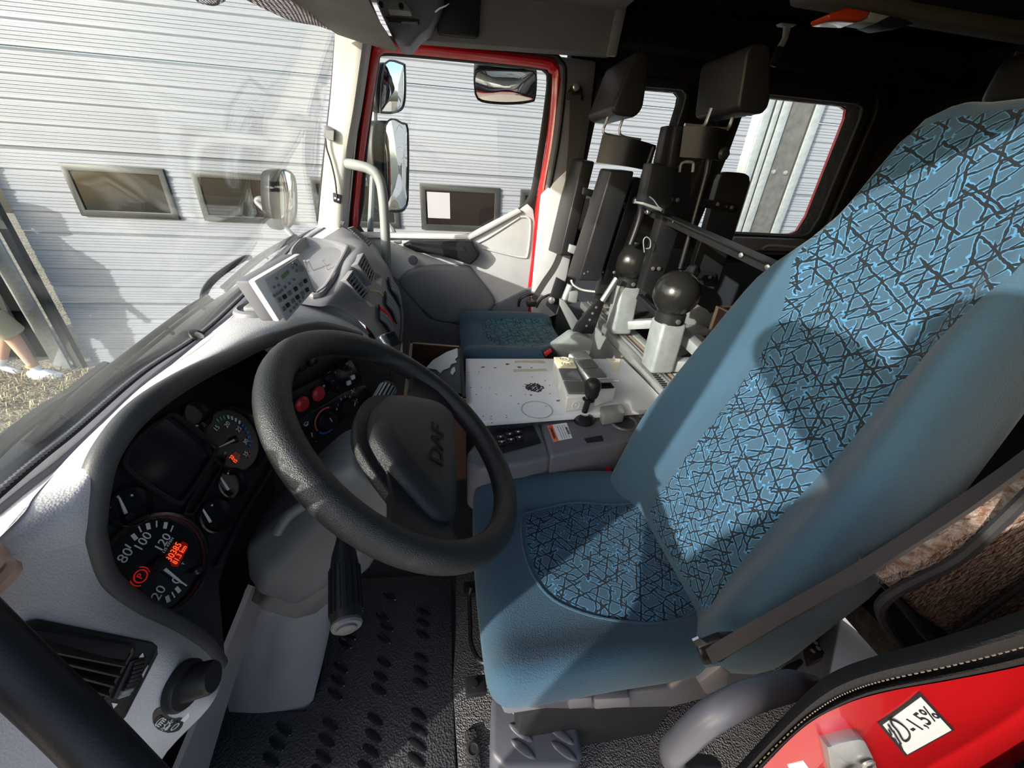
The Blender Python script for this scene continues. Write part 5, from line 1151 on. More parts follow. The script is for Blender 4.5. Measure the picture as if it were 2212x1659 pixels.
hr2 = [(1612, 120), (1620, 98), (1640, 92), (1660, 96), (1667, 106), (1665, 215), (1660, 232), (1648, 246), (1602, 241), (1594, 232), (1603, 180)]
prism('headrest', PP(hr2, y=1.10), (0, .20, 0), M_['black'], S2_, .020, 4)
for q in ([(1537, 234), (1528, 258), (1523, 269), (1515, 273), (1479, 270)], [(1587, 238), (1580, 262), (1575, 274), (1565, 279), (1522, 276)]): tube('headrest_rod', PP(q, y=1.20), .0048, M_['steel'], S2_, seg=8)
curved_plate('bottle_collar', [(1477, 272), (1566, 281), (1555, 348), (1468, 339)], 1.20, .03, S2_)
prism('upper_post', PP([(1441, 271), (1455, 272), (1438, 360), (1423, 352)], y=1.24), (0, .04, 0), BX, S2_, .003)
prism('upper_post', PP([(1460, 272), (1477, 272), (1458, 372), (1444, 368)], y=1.22), (0, .04, 0), BX, S2_, .003)
prism('rear_column', PP([(1456, 362), (1497, 366), (1492, 420), (1428, 615), (1408, 640), (1386, 628), (1430, 470)], y=1.27), (0, .05, 0), BX, S2_, .005)
prism('front_box', PP([(1409, 352), (1457, 363), (1451, 446), (1433, 452), (1391, 437)], y=1.20), (0, .06, 0), BX, S2_, .004)
prism('box_lip', PP([(1390, 437), (1433, 451), (1428, 457), (1389, 442)], y=1.19), (0, .06, 0), M_['grey'], S2_, .001)
tube('handle_loop', PP([(1468, 372), (1473, 352), (1494, 350), (1498, 356), (1496, 372)], y=1.24), .004, M_['grey'], S2_, n=3, seg=8)
lathe('adjuster_knob', [(.012, 0), (.018, .004), (.018, .02), (.01, .026), (0, .026)], P(1555, 333, y=1.20), (0, -1, 0), M_['black'], S2_, 8)
tube('release_rod', PP([(1532, 342), (1527, 372), (1500, 470), (1469, 580)], y=1.20), .007, BX, S2_, sm=False)
pd = resample(catmull(PP([(1560, 374), (1570, 371), (1612, 375), (1622, 386), (1618, 405), (1585, 512), (1554, 612), (1545, 621), (1512, 614), (1497, 592), (1500, 563), (1522, 497), (1550, 395)], y=1.42), 3, True), 44)
prism('side_pad', pd, (.02, .06, 0), M_['black'], S2_, .010, 3)
prism('pad_strap', PP([(1470, 424), (1517, 429), (1592, 441), (1594, 446), (1588, 460), (1512, 447), (1466, 440)], y=1.405), (0, .010, 0), BX, S2_, .002)
prism('pad_foot_plate', PP([(1480, 577), (1546, 590), (1548, 595), (1544, 607), (1500, 602)], y=1.405), (0, .010, 0), BX, S2_, .002)
for u, v in ((1550, 441), (1580, 448), (1533, 598), (1449, 431), (1463, 432), (1410, 580), (1423, 580)): lathe('bolt', [(.0065, 0), (.0065, .004), (0, .006)], P(u, v, y=1.40 if u > 1500 else 1.265), (0, -1, 0), M_['steel'], S2_, 10)
tube('cable_loop', PP([(1392, 545), (1390, 520), (1397, 512), (1405, 520), (1404, 535), (1396, 537)], y=1.25), .002, M_['grey'], S2_, seg=5)
tube('loose_wire', PP([(1403, 425), (1412, 432), (1422, 446), (1428, 450)], y=1.185), .0016, M_['grey'], S2_, seg=5)
# cross rail
RL = thing('cross_rail', 'black steel angle rail across the cab behind the front seats', 'rail', (.7, 1.1, 1.08))
a = P(1400, 452, x=.70); b = P(1692, 584, x=.715); d = (b - a).normalized(); b2 = a + d * ((b - a).length + .32)
Rr = frame(d, z=(0, 0, 1)); c = (a + b2) / 2; L_ = (b2 - a).length
box('rail_web', c + V((0, 0, -.004)), (L_, .004, .030), BX, RL, Rr); box('rail_top', c + Rr @ V((0, -.016, .011)), (L_, .034, .004), BX, RL, Rr)
for u, v in ((1456, 479), (1602, 551), (1659, 577)): 
    p = P(u, v, x=.706); lathe('bolt', [(.006, 0), (.006, .003), (0, .005)], p, (-1, -.2, 0), M_['steel'], RL, 10)
lathe('end_bolt', [(.008, 0), (.008, .012), (.005, .013), (.005, .022), (0, .022)], P(1402, 458, x=.69), (-1, -.3, 0), M_['steel'], RL, 8)
tube('hoop_pipe', [P(1372, 440, y=1.38), P(1376, 430, y=1.38), P(1384, 440, y=1.38), P(1384, 460, y=1.38), P(1376, 490, y=1.38), P(1362, 528, y=1.38)], .011, BX, RL, seg=10)
# ball headed posts
for (u, v, r_, py), lab in (((1365, 565, .0705, 1.45), 'black ball on a sunlit galvanised square post, the farther and smaller of two'), ((1461, 634, .0705, 1.10), 'black ball on a shaded galvanised square post, the nearer and bigger of two')):
    c = P(u, v, y=py); t = thing('ball_post', lab, 'post', (c.x, c.y, .55), 'ball headed posts')
    lathe('ball', [(0, r_ * 1.0)] + [(r_ * math.sin(a), r_ * math.cos(a)) for a in [PI * i / 14 for i in range(1, 12)]] + [(r_ * .62, -r_ * .86)], c, (0, 0, 1), M_['blackst'] if False else mat('worn_black_ball%d' % int(u), (0.013, 0.0125, 0.012), 0.24, bump=.12, scale=90, var=.2, vscale=30, spec=.45), t, 36)
    lathe('collar', [(r_ * .66, -.030), (r_ * .66, -.001), (r_ * .60, .003)], c - V((0, 0, r_ * .86)), (0, 0, 1), M_['black'], t, 28)
    lathe('bolt', [(.008, 0), (.008, .004), (.004, .005), (0, .006)], c - V((-.002, r_ * .66, r_ * .86 + .016)), (0, -1, 0), M_['steel'], t, 10)
    hgt = (c.z - r_ * .86 - .026) - .63; box('square_tube', (c.x, c.y, .63 + hgt / 2), (.084, .084, hgt), M_['galv'], t, None, .012, 3)
# galvanised frame, threshold and rear platform
struct(box('floor_platform', (1.45, 1.0, .545), (1.50, 1.90, .05), M_['carpet']))
struct(box('floor_platform_riser', (.70, 1.28, .28), (.02, 1.30, .56), M_['grey']))
TH = thing('threshold_profile', 'scratched aluminium threshold profile with a wooden strip behind the engine board', 'threshold', (.70, 1.4, .60))
def strip(name, A1, A2, w1, z, th, m, bv=.002): return prism(name, [V((A1[0], A1[1], z)), V((A2[0], A2[1], z)), V((A2[0] + w1, A2[1], z)), V((A1[0] + w1, A1[1], z))], (0, 0, -th), m, TH, bv)
xa = .655; xb = .672
strip('front_lip', (xa, .80), (xb, 1.92), .030, .618, .03, M_['alu']); strip('groove_rib', (xa + .034, .80), (xb + .034, 1.92), .012, .622, .03, M_['alu']); strip('groove_rib', (xa + .052, .80), (xb + .052, 1.92), .010, .620, .03, M_['alu'])
strip('wood_strip', (xa + .068, .98), (xb + .068, 1.92), .030, .612, .02, M_['plyedge'])
strip('pebble_carpet', (xa + .10, .98), (xb + .10, 1.92), .05, .606, .02, mat('speckled_carpet', (.45, .43, .38), 1, bump=1, scale=200, var=.6, vscale=150, dist=.004))
gx = [(1416, 806), (1440, 866)]
for i in range(10):
    f = i / 9; p = P(1416 + 34 * f, 806 + 40 * f, z=.620); box('drain_slot', p, (.030, .005, .003), M_['printbl'], TH)
GF = thing('galvanised_frame', 'pale galvanised square tube frame below the ball headed posts', 'frame', (.8, 1.2, .6))
def bar(name, p, q, s, m=M_['galv'], par=GF, up=(0, 0, 1), bv=.003):
    p, q = V(p), V(q); d = (q - p); return box(name, (p + q) / 2, (d.length, s, s), m, par, frame(d, z=up), bv)
bar('cross_tube', P(1358, 701, y=1.42), P(1416, 698, y=1.36), .035)
bar('cross_tube', P(1436, 787, y=1.10), P(1530, 788, y=1.06), .040)
bar('diagonal_tube', P(1462, 712, y=1.18), P(1545, 790, y=.98), .038)
bar('long_tube', V((.78, 1.80, .60)), V((.78, .95, .60)), .035)
bar('black_angle', P(1380, 640, y=1.36), P(1432, 690, y=1.22), .022, BX)
bar('black_angle', P(1405, 628, y=1.5), P(1440, 668, y=1.36), .022, BX)
# grey mats / trays on the platform
t = thing('stacked_mats', 'grey folded mats lying left of the brown plywood box', 'mats', (.92, 1.3, .57))
for k, q in enumerate(([(1476, 672), (1530, 670), (1543, 690), (1540, 708), (1470, 710)], [(1470, 714), (1535, 712), (1530, 726), (1472, 730)], [(1478, 738), (1528, 732), (1522, 748), (1492, 756)])):
    pts = PP(q, y=1.33 - .06 * k); prism('mat', pts, (0, .10, 0), M_['grey'], t, .004)
WB = thing('plywood_box', 'open brown film-faced plywood box partly hidden by the driver seat back', 'box', (1.15, 1.05, .57))
Ac = P(1552, 663, x=1.0); zt = Ac.z; yA = Ac.y
prism('front_wall', [V((1.0, yA, zt)), V((1.0, yA - .42, zt)), V((1.0, yA - .42, .57)), V((1.0, yA, .57))], (.012, 0, 0), M_['ply'], WB)
prism('far_wall', [V((1.0, yA, zt)), V((1.40, yA, zt)), V((1.40, yA, .57)), V((1.0, yA, .57))], (0, .012, 0), M_['ply'], WB)
prism('rear_wall', [V((1.40, yA, zt)), V((1.40, yA - .42, zt)), V((1.40, yA - .42, .57)), V((1.40, yA, .57))], (.012, 0, 0), M_['ply'], WB)
prism('top_edge', [V((.999, yA + .012, zt + .001)), V((.999, yA - .42, zt + .001)), V((1.012, yA - .42, zt + .001)), V((1.012, yA + .012, zt + .001))], (0, 0, -.003), M_['plyedge'], WB)
prism('top_edge', [V((1.0, yA - .001, zt + .001)), V((1.40, yA - .001, zt + .001)), V((1.40, yA + .013, zt + .001)), V((1.0, yA + .013, zt + .001))], (0, 0, -.003), M_['plyedge'], WB)
prism('corner_edge', [V((.9985, yA + .013, zt)), V((.9985, yA - .004, zt)), V((.9985, yA - .004, .57)), V((.9985, yA + .013, .57))], (.003, 0, 0), M_['plyedge'], WB)
for u, v in ((1572, 686), (1554, 713)): lathe('screw', [(.004, 0), (0, .002)], P(u, v, x=.999), (-1, 0, 0), M_['steel'], WB, 8)
lathe('ball_lever', [(0, .026), (.018, .019), (.026, .0), (.018, -.019), (.006, -.025), (.006, -.16)], P(1497, 586, y=1.30), (0, .1, 1), M_['blackgl'], None, 24)
tag(bpy.data.objects['ball_lever'], 'small glossy black ball lever between the bigger ball and the bolted pad', 'lever')
# seat frame of the first seat back, near the passenger belt
FR = thing('bracket', 'black and grey steel brackets beside the rear corner of the passenger seat', 'bracket', (.45, 1.45, .62))
prism('perforated_arm', PP([(1292, 646), (1306, 655), (1284, 716), (1280, 722), (1236, 720), (1247, 699)], y=1.36), (0, .015, 0), BX, FR, .003)
for u, v in ((1288, 664), (1280, 677), (1274, 691), (1267, 704)): lathe('hole_rivet', [(.005, 0), (0, .002)], P(u, v, y=1.36), (0, -1, 0), M_['steel'], FR, 10)
prism('grey_bracket', PP([(1211, 647), (1219, 649), (1249, 693), (1245, 703), (1236, 714), (1210, 660)], y=1.45), (0, .02, 0), M_['grey'], FR, .002)
prism('black_plate', PP([(1203, 600), (1222, 610), (1212, 648), (1200, 680), (1180, 660), (1190, 640)], y=1.55), (0, .02, 0), BX, FR, .003)
tube('tube_arm', PP([(1332, 601), (1315, 628), (1301, 650)], y=1.38), .011, M_['steel'], FR, sm=False)
tube('tube_arm', PP([(1232, 615), (1222, 640), (1215, 660)], y=1.5), .014, M_['galv'], FR, sm=False)
box('latch_block', P(1236, 640, y=1.50), (.04, .03, .05), M_['grey'], FR, None, .006)
lathe('pivot_bolt', [(.014, 0), (.014, .008), (.008, .010), (0, .011)], P(1191, 648, y=1.54), (0, -1, 0), M_['steel'], FR, 14)
tube('pale_strap', PP([(1234, 606), (1240, 616), (1258, 626), (1284, 630)], y=1.40), .008, M_['white'], None, seg=8, flat=(.5, V((0, 0, 1))))
tag(bpy.data.objects['pale_strap'], 'pale twisted strap end hanging below the near side pad', 'strap')
PBt = thing('seat_belt', 'black passenger seat belt hanging from a bolt on the far door pillar', 'seat belt', tuple(P(1244, 188, y=1.87)))
lathe('anchor_bolt', [(.014, 0), (.014, .006), (.010, .010), (0, .011)], P(1244, 188, y=1.86), (0, -1, 0), M_['steel'], PBt, 14)
prism('anchor_cover', PP([(1228, 196), (1242, 178), (1258, 188), (1262, 215), (1226, 215)], y=1.868), (0, .02, 0), M_['black'], PBt, .005)
strap('upper_strap', [P(1243, 205, y=1.862), P(1240, 300, y=1.85), P(1230, 420, y=1.85)], .046, V((1, 0, 0)), M_['beltblk'], PBt)
strap('lower_strap', [P(1232, 480, y=1.84), P(1204, 565, y=1.82), P(1176, 610, y=1.80), P(1152, 648, y=1.78)], .030, V((1, 0, .3)), M_['beltblk'], PBt)
for q in ([(1120, 662), (1124, 646), (1140, 637), (1160, 636)], [(1158, 664), (1170, 645), (1190, 636), (1200, 634)]): tube('guide_hoop', PP(q, y=1.80), .007, M_['blackgl'], PBt, seg=8)
box('retractor', P(1148, 655, y=1.82), (.05, .04, .03), M_['black'], PBt, None, .008)
# ================================================================ handles
tube('grab_handle', [P(752, 354, y=1.80), P(770, 357, y=1.74), P(800, 366, y=1.72), P(818, 385, y=1.71), P(827, 425, y=1.70), P(832, 500, y=1.69), P(838, 640, y=1.66), P(842, 720, y=1.64)], .0185, M_['grey'], None, seg=14)
tag(bpy.data.objects['grab_handle'], 'grey bent grab handle in front of the passenger door window', 'grab handle')
hl = [D(-330, 1090, .25), D(-140, 1272, .26), D(-30, 1380, .265), D(68, 1475, .27), D(160, 1563, .272), D(245, 1650, .275), D(380, 1790, .28)]
tube('grab_handle', hl, .0165, M_['black'], None, seg=18)
tag(bpy.data.objects['grab_handle.001'], 'thick black grab handle close to the viewer crossing the lower left corner', 'grab handle')
ht = [P(1760, 1488, y=.175), P(1720, 1480, y=.165), P(1690, 1484, y=.16), P(1612, 1508, y=.15), P(1535, 1548, y=.145), P(1478, 1598, y=.145), P(1452, 1628, y=.15), P(1470, 1652, y=.17), P(1540, 1655, y=.20)]
tube('grab_handle', ht, .0145, mat('blue_grey_tube', (.13, .135, .16), .35), None, seg=16)
tag(bpy.data.objects['grab_handle.002'], 'blue grey looped grab handle beside the red door pillar', 'grab handle')
# ================================================================ near door pillar (red), seal, striker, sticker
def N_(u, v, y): return P(u, v, y=y)
redm = M_['red']
rtop = [(1560, 1760), (1645, 1662), (1733, 1574), (1820, 1524), (1918, 1494), (2063, 1468), (2212, 1438), (2400, 1390)]
rbot = [(1700, 1900), (1760, 1800), (1850, 1760), (1960, 1760), (2080, 1720), (2212, 1640), (2300, 1600), (2500, 1560)]
RS = [[N_(u, v, .102) for u, v in rtop], [N_((u + a) / 2, (v + b) / 2, .088) for (u, v), (a, b) in zip(rtop, rbot)], [N_(u, v, .080) for u, v in rbot]]
dp = struct(loft('trim_8', RS, redm, None, n=6, m=5, thick=-.0)); BD = bvh(dp)
dp['label'] = 'glossy red painted door pillar flange'
s_top = [(1500, 1760), (1589, 1659), (1680, 1560), (1758, 1481), (1815, 1444), (1898, 1415), (2042, 1374), (2212, 1316), (2400, 1240)]
s_bot = [(1560, 1760), (1642, 1662), (1733, 1574), (1790, 1540), (1850, 1513), (1918, 1494), (2063, 1468), (2212, 1438), (2400, 1390)]
FZ = mat('fuzzy_black_seal_cloth', (.040, .038, .037), 1.0, bump=.8, scale=500, spec=.1, dist=.002)
mid1 = [N_(u * .65 + a * .35, v * .65 + b * .35, .106) for (u, v), (a, b) in zip(s_top, s_bot)]
mid2 = [N_(u * .38 + a * .62, v * .38 + b * .62, .104) for (u, v), (a, b) in zip(s_top, s_bot)]
mid3 = [N_(u * .30 + a * .70, v * .30 + b * .70, .108) for (u, v), (a, b) in zip(s_top, s_bot)]
struct(loft('trim_9', [[N_(u, v, .135) for u, v in s_top], mid1, mid2, mid3, [N_(u * .1 + a * .9, v * .1 + b * .9, .100) for (u, v), (a, b) in zip(s_top, s_bot)], [N_(a, b, .106) for a, b in s_bot]], FZ, None, n=6, m=4))
sc_ = catmull([p + V((0, -.0015, 0)) for p in mid2], 22); stm = mat('tan_stitching', (.30, .25, .19), .8)
bm = bmesh.new()
for i in range(0, len(sc_) - 1, 2): add_tube(bm, [sc_[i], sc_[i + 1]], .0005, 5)
o = obj('stitching', bm, stm); tag(o, 'tan stitched seam running along the black door seal', 'stitching', None, 'stuff')
ST_ = thing('sticker', 'white rectangular sticker with a headlamp symbol and -1,5% on red pillar', 'sticker', tuple(S(BD, 1975, 1562)[0]))
stp = [(1894, 1560), (1985, 1493), (2058, 1572), (1953, 1630)]
pts = [S(BD, u, v, .0006)[0] for u, v in stp]; sn = (pts[1] - pts[0]).cross(pts[3] - pts[0]).normalized(); sn = sn if sn.dot(EYE - pts[0]) > 0 else -sn
pts = [p + sn * .001 for p in pts]
prism('black_border', pts, -sn * .0012, M_['printbl'], ST_); c = sum(pts, V()) / 4
ip = [c + (p - c) * .90 + sn * .0004 for p in pts]; prism('white_field', ip, -sn * .0006, M_['print'], ST_)
SPL = (c + sn * .0008, sn); sp = lambda u, v: P(u, v, pl=SPL)
sx_ = (pts[1] - pts[0]).normalized(); sy_ = (pts[1] - pts[2]); sy_ = (sy_ - sx_ * sy_.dot(sx_)).normalized(); l1_ = (pts[1] - pts[0]).length; l2_ = (pts[2] - pts[1]).length
text('lettering', '-1,5%', sp(1990, 1556), sx_, sy_, .02, M_['printbl'], ST_, bold=.015, fit=(l1_ * .58, l2_ * .44))
lampo = [sp(*q) for q in ((1925, 1555), (1940, 1560), (1956, 1572), (1965, 1586), (1962, 1597), (1952, 1600), (1940, 1580), (1928, 1566))]
bm = bmesh.new(); add_tube(bm, catmull(lampo, 4, True), .0008, 5, True)
for q in (((1920, 1567), (1928, 1580)), ((1930, 1580), (1938, 1594)), ((1938, 1594), (1946, 1606)), ((1921, 1578), (1926, 1587)), ((1933, 1597), (1939, 1607)), ((1944, 1607), (1950, 1620))): add_tube(bm, [sp(*q[0]), sp(*q[1])], .0008, 5)
obj('headlamp_symbol', bm, M_['printbl'], ST_)
SK = thing('door_striker', 'worn metal door striker plate with two cross head screws on red pillar', 'striker', tuple(S(BD, 1830, 1620)[0]))
kp = catmull([S(BD, u, v, .002)[0] for u, v in ((1772, 1600), (1780, 1588), (1838, 1573), (1856, 1590), (1878, 1640), (1886, 1680), (1800, 1690))], 3, True)
kn_ = S(BD, 1830, 1630)[1]; prism('plate', [p + kn_ * .006 for p in kp], -kn_ * .010, M_['alu'], SK, .002)
for u, v in ((1820, 1642), (1854, 1624)):
    p = S(BD, u, v, .0082)[0]; k_ = lathe('screw', [(.0065, 0), (.0065, .0014), (.005, .002), (0, .002)], p, kn_, M_['steel'], SK, 18)
    for a in (0, PI / 2): box('screw_cross', p + kn_ * .0021, (.006, .0011, .0004), M_['printbl'], k_, frame(Matrix.Rotation(a + .4, 3, kn_) @ kn_.orthogonal(), z=kn_))
pts = [S(BD, u, v, .0008)[0] for u, v in ((1700, 1650), (1735, 1642), (1755, 1670), (1720, 1690))]
prism('sticker', pts, -S(BD, 1730, 1660)[1] * .0008, M_['paper'], None); tag(bpy.data.objects['sticker.001'] if 'sticker.001' in bpy.data.objects else bpy.data.objects['sticker'], 'corner of a small white sticker cut by the bottom edge of the photo', 'sticker')
# brown carpet lined box behind the seat
CB = thing('carpet_box', 'brown shaggy carpet lined panel with black edging behind the driver seat', 'panel', tuple(P(2080, 1290, y=.215)))
HAIR = mat('brown_shag_carpet', (.14, .075, .045), 1.0, bump=1.2, scale=160, var=.5, vscale=120, col2=(.32, .27, .24), spec=.05, dist=.006)
prism('carpet_panel', PP([(1905, 1254), (1960, 1232), (2060, 1175), (2212, 1080), (2330, 1000), (2330, 1300), (2212, 1330), (2080, 1392), (1985, 1330), (1945, 1292)], y=.222), (0, .03, 0), HAIR, CB, .006)
tube('black_edging', PP([(1950, 1395), (1915, 1350), (1902, 1318), (1912, 1296), (1950, 1270), (2050, 1220), (2110, 1175), (2212, 1078), (2330, 960)], y=.214), .0065, M_['blackmt'], CB, seg=8)
tube('black_strap', PP([(2030, 1395), (2090, 1350), (2212, 1262), (2330, 1180)], y=.212), .009, M_['blackmt'], CB, seg=8, flat=(.4, V((0, 1, 0))))
prism('dark_edge', PP([(1925, 1285), (1945, 1292), (2040, 1390), (2015, 1400)], y=.216), (0, .02, 0), M_['blackmt'], CB, .003)
rn2 = random.Random(9); bm = bmesh.new()
ed = catmull(PP([(1905, 1256), (1960, 1234), (2060, 1177), (2212, 1082)], y=.222), 30)
for k in range(700):
    p = ed[rn2.randrange(len(ed))] + V((rn2.uniform(-.003, .003), rn2.uniform(-.004, .03), rn2.uniform(-.004, .002))); d = V((rn2.uniform(-.6, .2), rn2.uniform(-.4, .2), rn2.uniform(.3, 1))).normalized() * rn2.uniform(.004, .011); s = V((.0003, 0, .0003))
    bm.faces.new([bm.verts.new(p - s), bm.verts.new(p + s), bm.verts.new(p + d)])
o = obj('carpet_fringe', bm, mat('pale_carpet_fibre', (.42, .40, .40), 1), CB); o['kind'] = 'stuff'
# sill strip and brackets between seat and pillar
SIL = thing('floor_rail', 'aluminium floor rail with small black bracket below the driver seat back', 'rail', tuple(P(1860, 1370, z=.32)))
prism('rail_strip', PP([(1813, 1325), (1823, 1319), (1936, 1402), (1924, 1409)], z=.34), (0, 0, -.02), M_['grey'], SIL, .003)
prism('floor_plate', PP([(1690, 1400), (1810, 1320), (1905, 1420), (1760, 1500), (1700, 1470)], z=.33), (0, 0, -.02), M_['slate'], SIL, .003)
prism('bracket', PP([(1738, 1384), (1758, 1374), (1783, 1410), (1778, 1420), (1750, 1432)], z=.36), (0, 0, -.02), M_['blackst'], SIL, .003)
prism('bracket', PP([(1690, 1440), (1730, 1420), (1738, 1430), (1705, 1462)], z=.36), (0, 0, -.02), M_['blackst'], SIL, .003)
for u, v in ((1762, 1388), (1768, 1400), (1756, 1406)): lathe('bolt', [(.005, 0), (0, .003)], P(u, v, z=.361), (0, 0, 1), M_['steel'], SIL, 8)
prism('dark_floor_patch', PP([(1830, 1318), (1905, 1290), (1965, 1400), (1940, 1402)], z=.335), (0, 0, -.02), M_['carpet'], SIL)
# driver-side wall behind the door opening, roof side rail
struct(prism('wall_left', [V((.47, .02, -.3)), V((2.34, .02, -.3)), V((2.34, .02, 1.80)), V((.40, .02, 1.80)), V((.44, .02, 1.2))], (0, -.05, 0), M_['carpet']))
struct(box('trim_10', (.2, .01, 1.685), (1.5, .07, .20), M_['red'], bevel=.015))
struct(prism('trim_11', [V((-.56, .03, .6)), V((-.50, .03, .6)), V((-.45, .03, .95)), V((-.25, .03, 1.70)), V((-.31, .03, 1.70)), V((-.51, .03, .95))], (0, .06, 0), M_['dashdk'], bevel=.01))
# ================================================================ roof fittings
vpl = [P(730, 78, y=1.72), P(863, 110, y=1.70), P(627, 0, y=1.45)]
vn = (vpl[1] - vpl[0]).cross(vpl[2] - vpl[0]).normalized(); vn = vn if vn.z > 0 else -vn
VP_ = (vpl[0], vn)
t = thing('overhead_locker', 'grey moulded overhead locker above the far end of the windscreen', 'locker', tuple(P(780, 60, pl=VP_)))
prism('lower_pad', PP([(560, -40), (627, 0), (688, 37), (730, 77), (784, 95), (853, 113), (863, 111), (861, 103), (828, 53), (806, 0), (790, -60)], pl=VP_), V((-.10, 0, .05)), M_['headl'], t, .012, 3)
VP2 = (vpl[0] - vn * .015, vn)
prism('upper_pad', PP([(640, -20), (668, 2), (730, 22), (806, 47), (819, 46), (818, 36), (800, 0), (780, -60)], pl=VP2), V((-.10, 0, .04)), M_['headl'], t, .008, 3)
OC = thing('overhead_console', 'dark grey overhead console with ribbed lamp and slots above the passenger door', 'console', tuple(P(880, 40, y=1.62)))
prism('housing', PP([(806, -60), (810, 0), (834, 50), (856, 92), (874, 102), (887, 98), (905, 75), (928, 58), (948, 20), (958, -10), (960, -60)], y=1.60), (0, .12, 0), M_['dashdk'], OC, .014, 3)
prism('lamp_panel', PP([(812, 0), (872, 0), (893, 28), (888, 34), (836, 30), (826, 16)], y=1.595), (0, .01, 0), M_['grey'], OC, .002)
for i in range(5): prism('lamp_rib', PP([(838 + i, 20 + i * 2.6), (885 + i, 24 + i * 2.2), (886 + i, 25.3 + i * 2.2), (838.5 + i, 21.3 + i * 2.6)], y=1.592), (0, .006, 0), M_['print'], OC)
prism('slot', PP([(830, 35), (905, 42), (904, 53), (862, 47), (838, 45)], y=1.592), (0, .01, 0), M_['printbl'], OC, .001)
prism('slot_insert', PP([(868, 46), (902, 47), (903, 53), (866, 50)], y=1.590), (0, .006, 0), M_['grey'], OC, .001)
for u, v in ((823, 10), (867, 14)): lathe('spot_knob', [(.008, 0), (.007, .006), (0, .006)], P(u, v, y=1.594), (0, -1, 0), M_['blackgl'], OC, 12)
tube('paper_tie', [P(940, 26, y=1.58), P(950, 18, y=1.57), P(962, 13, y=1.56), P(970, 8, y=1.56)], .004, M_['white'], None, seg=6, flat=(.3, V((0, 0, 1))))
tag(bpy.data.objects['paper_tie'], 'white tie strip sticking out of the overhead console', 'tie')
prism('speaker_plate', PP([(946, -60), (947, 0), (944, 70), (950, 74), (1030, 82), (1035, 76), (1039, 0), (1040, -60)], y=1.70), (0, .02, 0), M_['black'], None, .006)
tag(bpy.data.objects['speaker_plate'], 'black plastic plate in the grey overhead panel', 'plate')
prism('ceiling_trim_strip', PP([(1337, -40), (1360, -40), (1358, 0), (1332, 121), (1312, 120), (1336, 0)], y=1.70), (0, .02, 0), mat('pinkish_grey_trim', (.20, .19, .19), .5), None, .004)['kind'] = 'structure'
struct(box('ceiling_front', (.0, .98, 1.72), (1.2, 1.9, .04), M_['headl']))
struct(prism('ceiling_side', [V((.62, 1.70, 1.60)), V((2.3, 1.78, 1.60)), V((2.3, 1.90, 1.78)), V((.60, 1.90, 1.78))], (0, 0, .02), M_['carpet']))
pA = P(627, 0, y=1.45); pB = P(806, 0, y=1.45)
struct(prism('ceiling_header', [pA, pB, pB + V((0, 0, .12)), pA + V((.02, 0, .12))], (0, -1.38, 0), M_['headl'], bevel=.01))
# sun shade mesh along the windscreen top
m = bpy.data.materials.new('pinkish_mesh_shade'); m.use_nodes = True; nt = m.node_tree; b = nt.nodes['Principled BSDF']
b.inputs['Base Color'].default_value = (.42, .30, .31, 1); b.inputs['Roughness'].default_value = .8
tc = nt.nodes.new('ShaderNodeTexCoord'); ck = nt.nodes.new('ShaderNodeTexVoronoi'); ck.inputs['Scale'].default_value = 330; ck.inputs['Randomness'].default_value = .15
nt.links.new(tc.outputs['Object'], ck.inputs['Vector']); gt = nt.nodes.new('ShaderNodeMath'); gt.operation = 'GREATER_THAN'; gt.inputs[1].default_value = .37
nt.links.new(ck.outputs['Distance'], gt.inputs[0]); nt.links.new(gt.outputs[0], b.inputs['Alpha'])
sb = [P(714, 66, y=1.72), P(688, 57, y=1.62), P(632, 46, y=1.45), P(576, 22, y=1.30), P(531, 0, y=1.20), P(505, -8, y=1.12), P(472, 11, y=1.02), P(447, 11, y=.97), P(422, 0, y=.92), P(380, -60, y=.80)]
st = [V((p.x + .03, p.y, 1.66)) for p in sb]; smid = [a.lerp(c, .5) + V((-.01 * math.sin(i * 1.7), 0, 0)) for i, (a, c) in enumerate(zip(sb, st))]
o = loft('sun_shade', [sb, smid, st], m, None, n=6, m=4); tag(o, 'pinkish mesh sun shade hanging in waves along the windscreen top', 'sun shade')
# marker lamp, bracket, headrest and strap at the dark rear right
ML = thing('marker_lamp', 'orange red marker lamp with clear end under the dark ceiling', 'lamp', tuple(P(1850, 32, y=.95)))
prism('orange_lens', PP([(1789, 31), (1830, 14), (1884, 22), (1878, 36), (1857, 46), (1793, 43)], y=.95), (0, .05, 0), M_['amber'], ML, .008, 3)
prism('clear_lens', PP([(1880, 24), (1926, 34), (1892, 51), (1858, 46), (1878, 37)], y=.955), (0, .04, 0), M_['galv'], ML, .005)
prism('lamp_base', PP([(1900, 30), (1945, 36), (1980, 50), (1920, 58), (1895, 50)], y=.96), (0, .05, 0), M_['black'], ML, .004)
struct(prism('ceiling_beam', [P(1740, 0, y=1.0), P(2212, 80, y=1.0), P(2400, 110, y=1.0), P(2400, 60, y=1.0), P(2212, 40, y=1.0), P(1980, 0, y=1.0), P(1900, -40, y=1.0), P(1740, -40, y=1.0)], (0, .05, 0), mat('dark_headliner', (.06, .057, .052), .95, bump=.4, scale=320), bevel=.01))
BRK = thing('ceiling_bracket', 'small pale metal bracket hanging above the second black headrest', 'bracket', tuple(P(1700, 70, y=1.3)))
prism('hanger', PP([(1697, 52), (1711, 54), (1703, 84), (1694, 101), (1683, 99), (1694, 80)], y=1.3), (0, .01, 0), M_['grey'], BRK, .002)
prism('foot', PP([(1687, 49), (1722, 52), (1718, 56), (1690, 54)], y=1.295), (0, .02, 0), M_['grey'], BRK, .001)
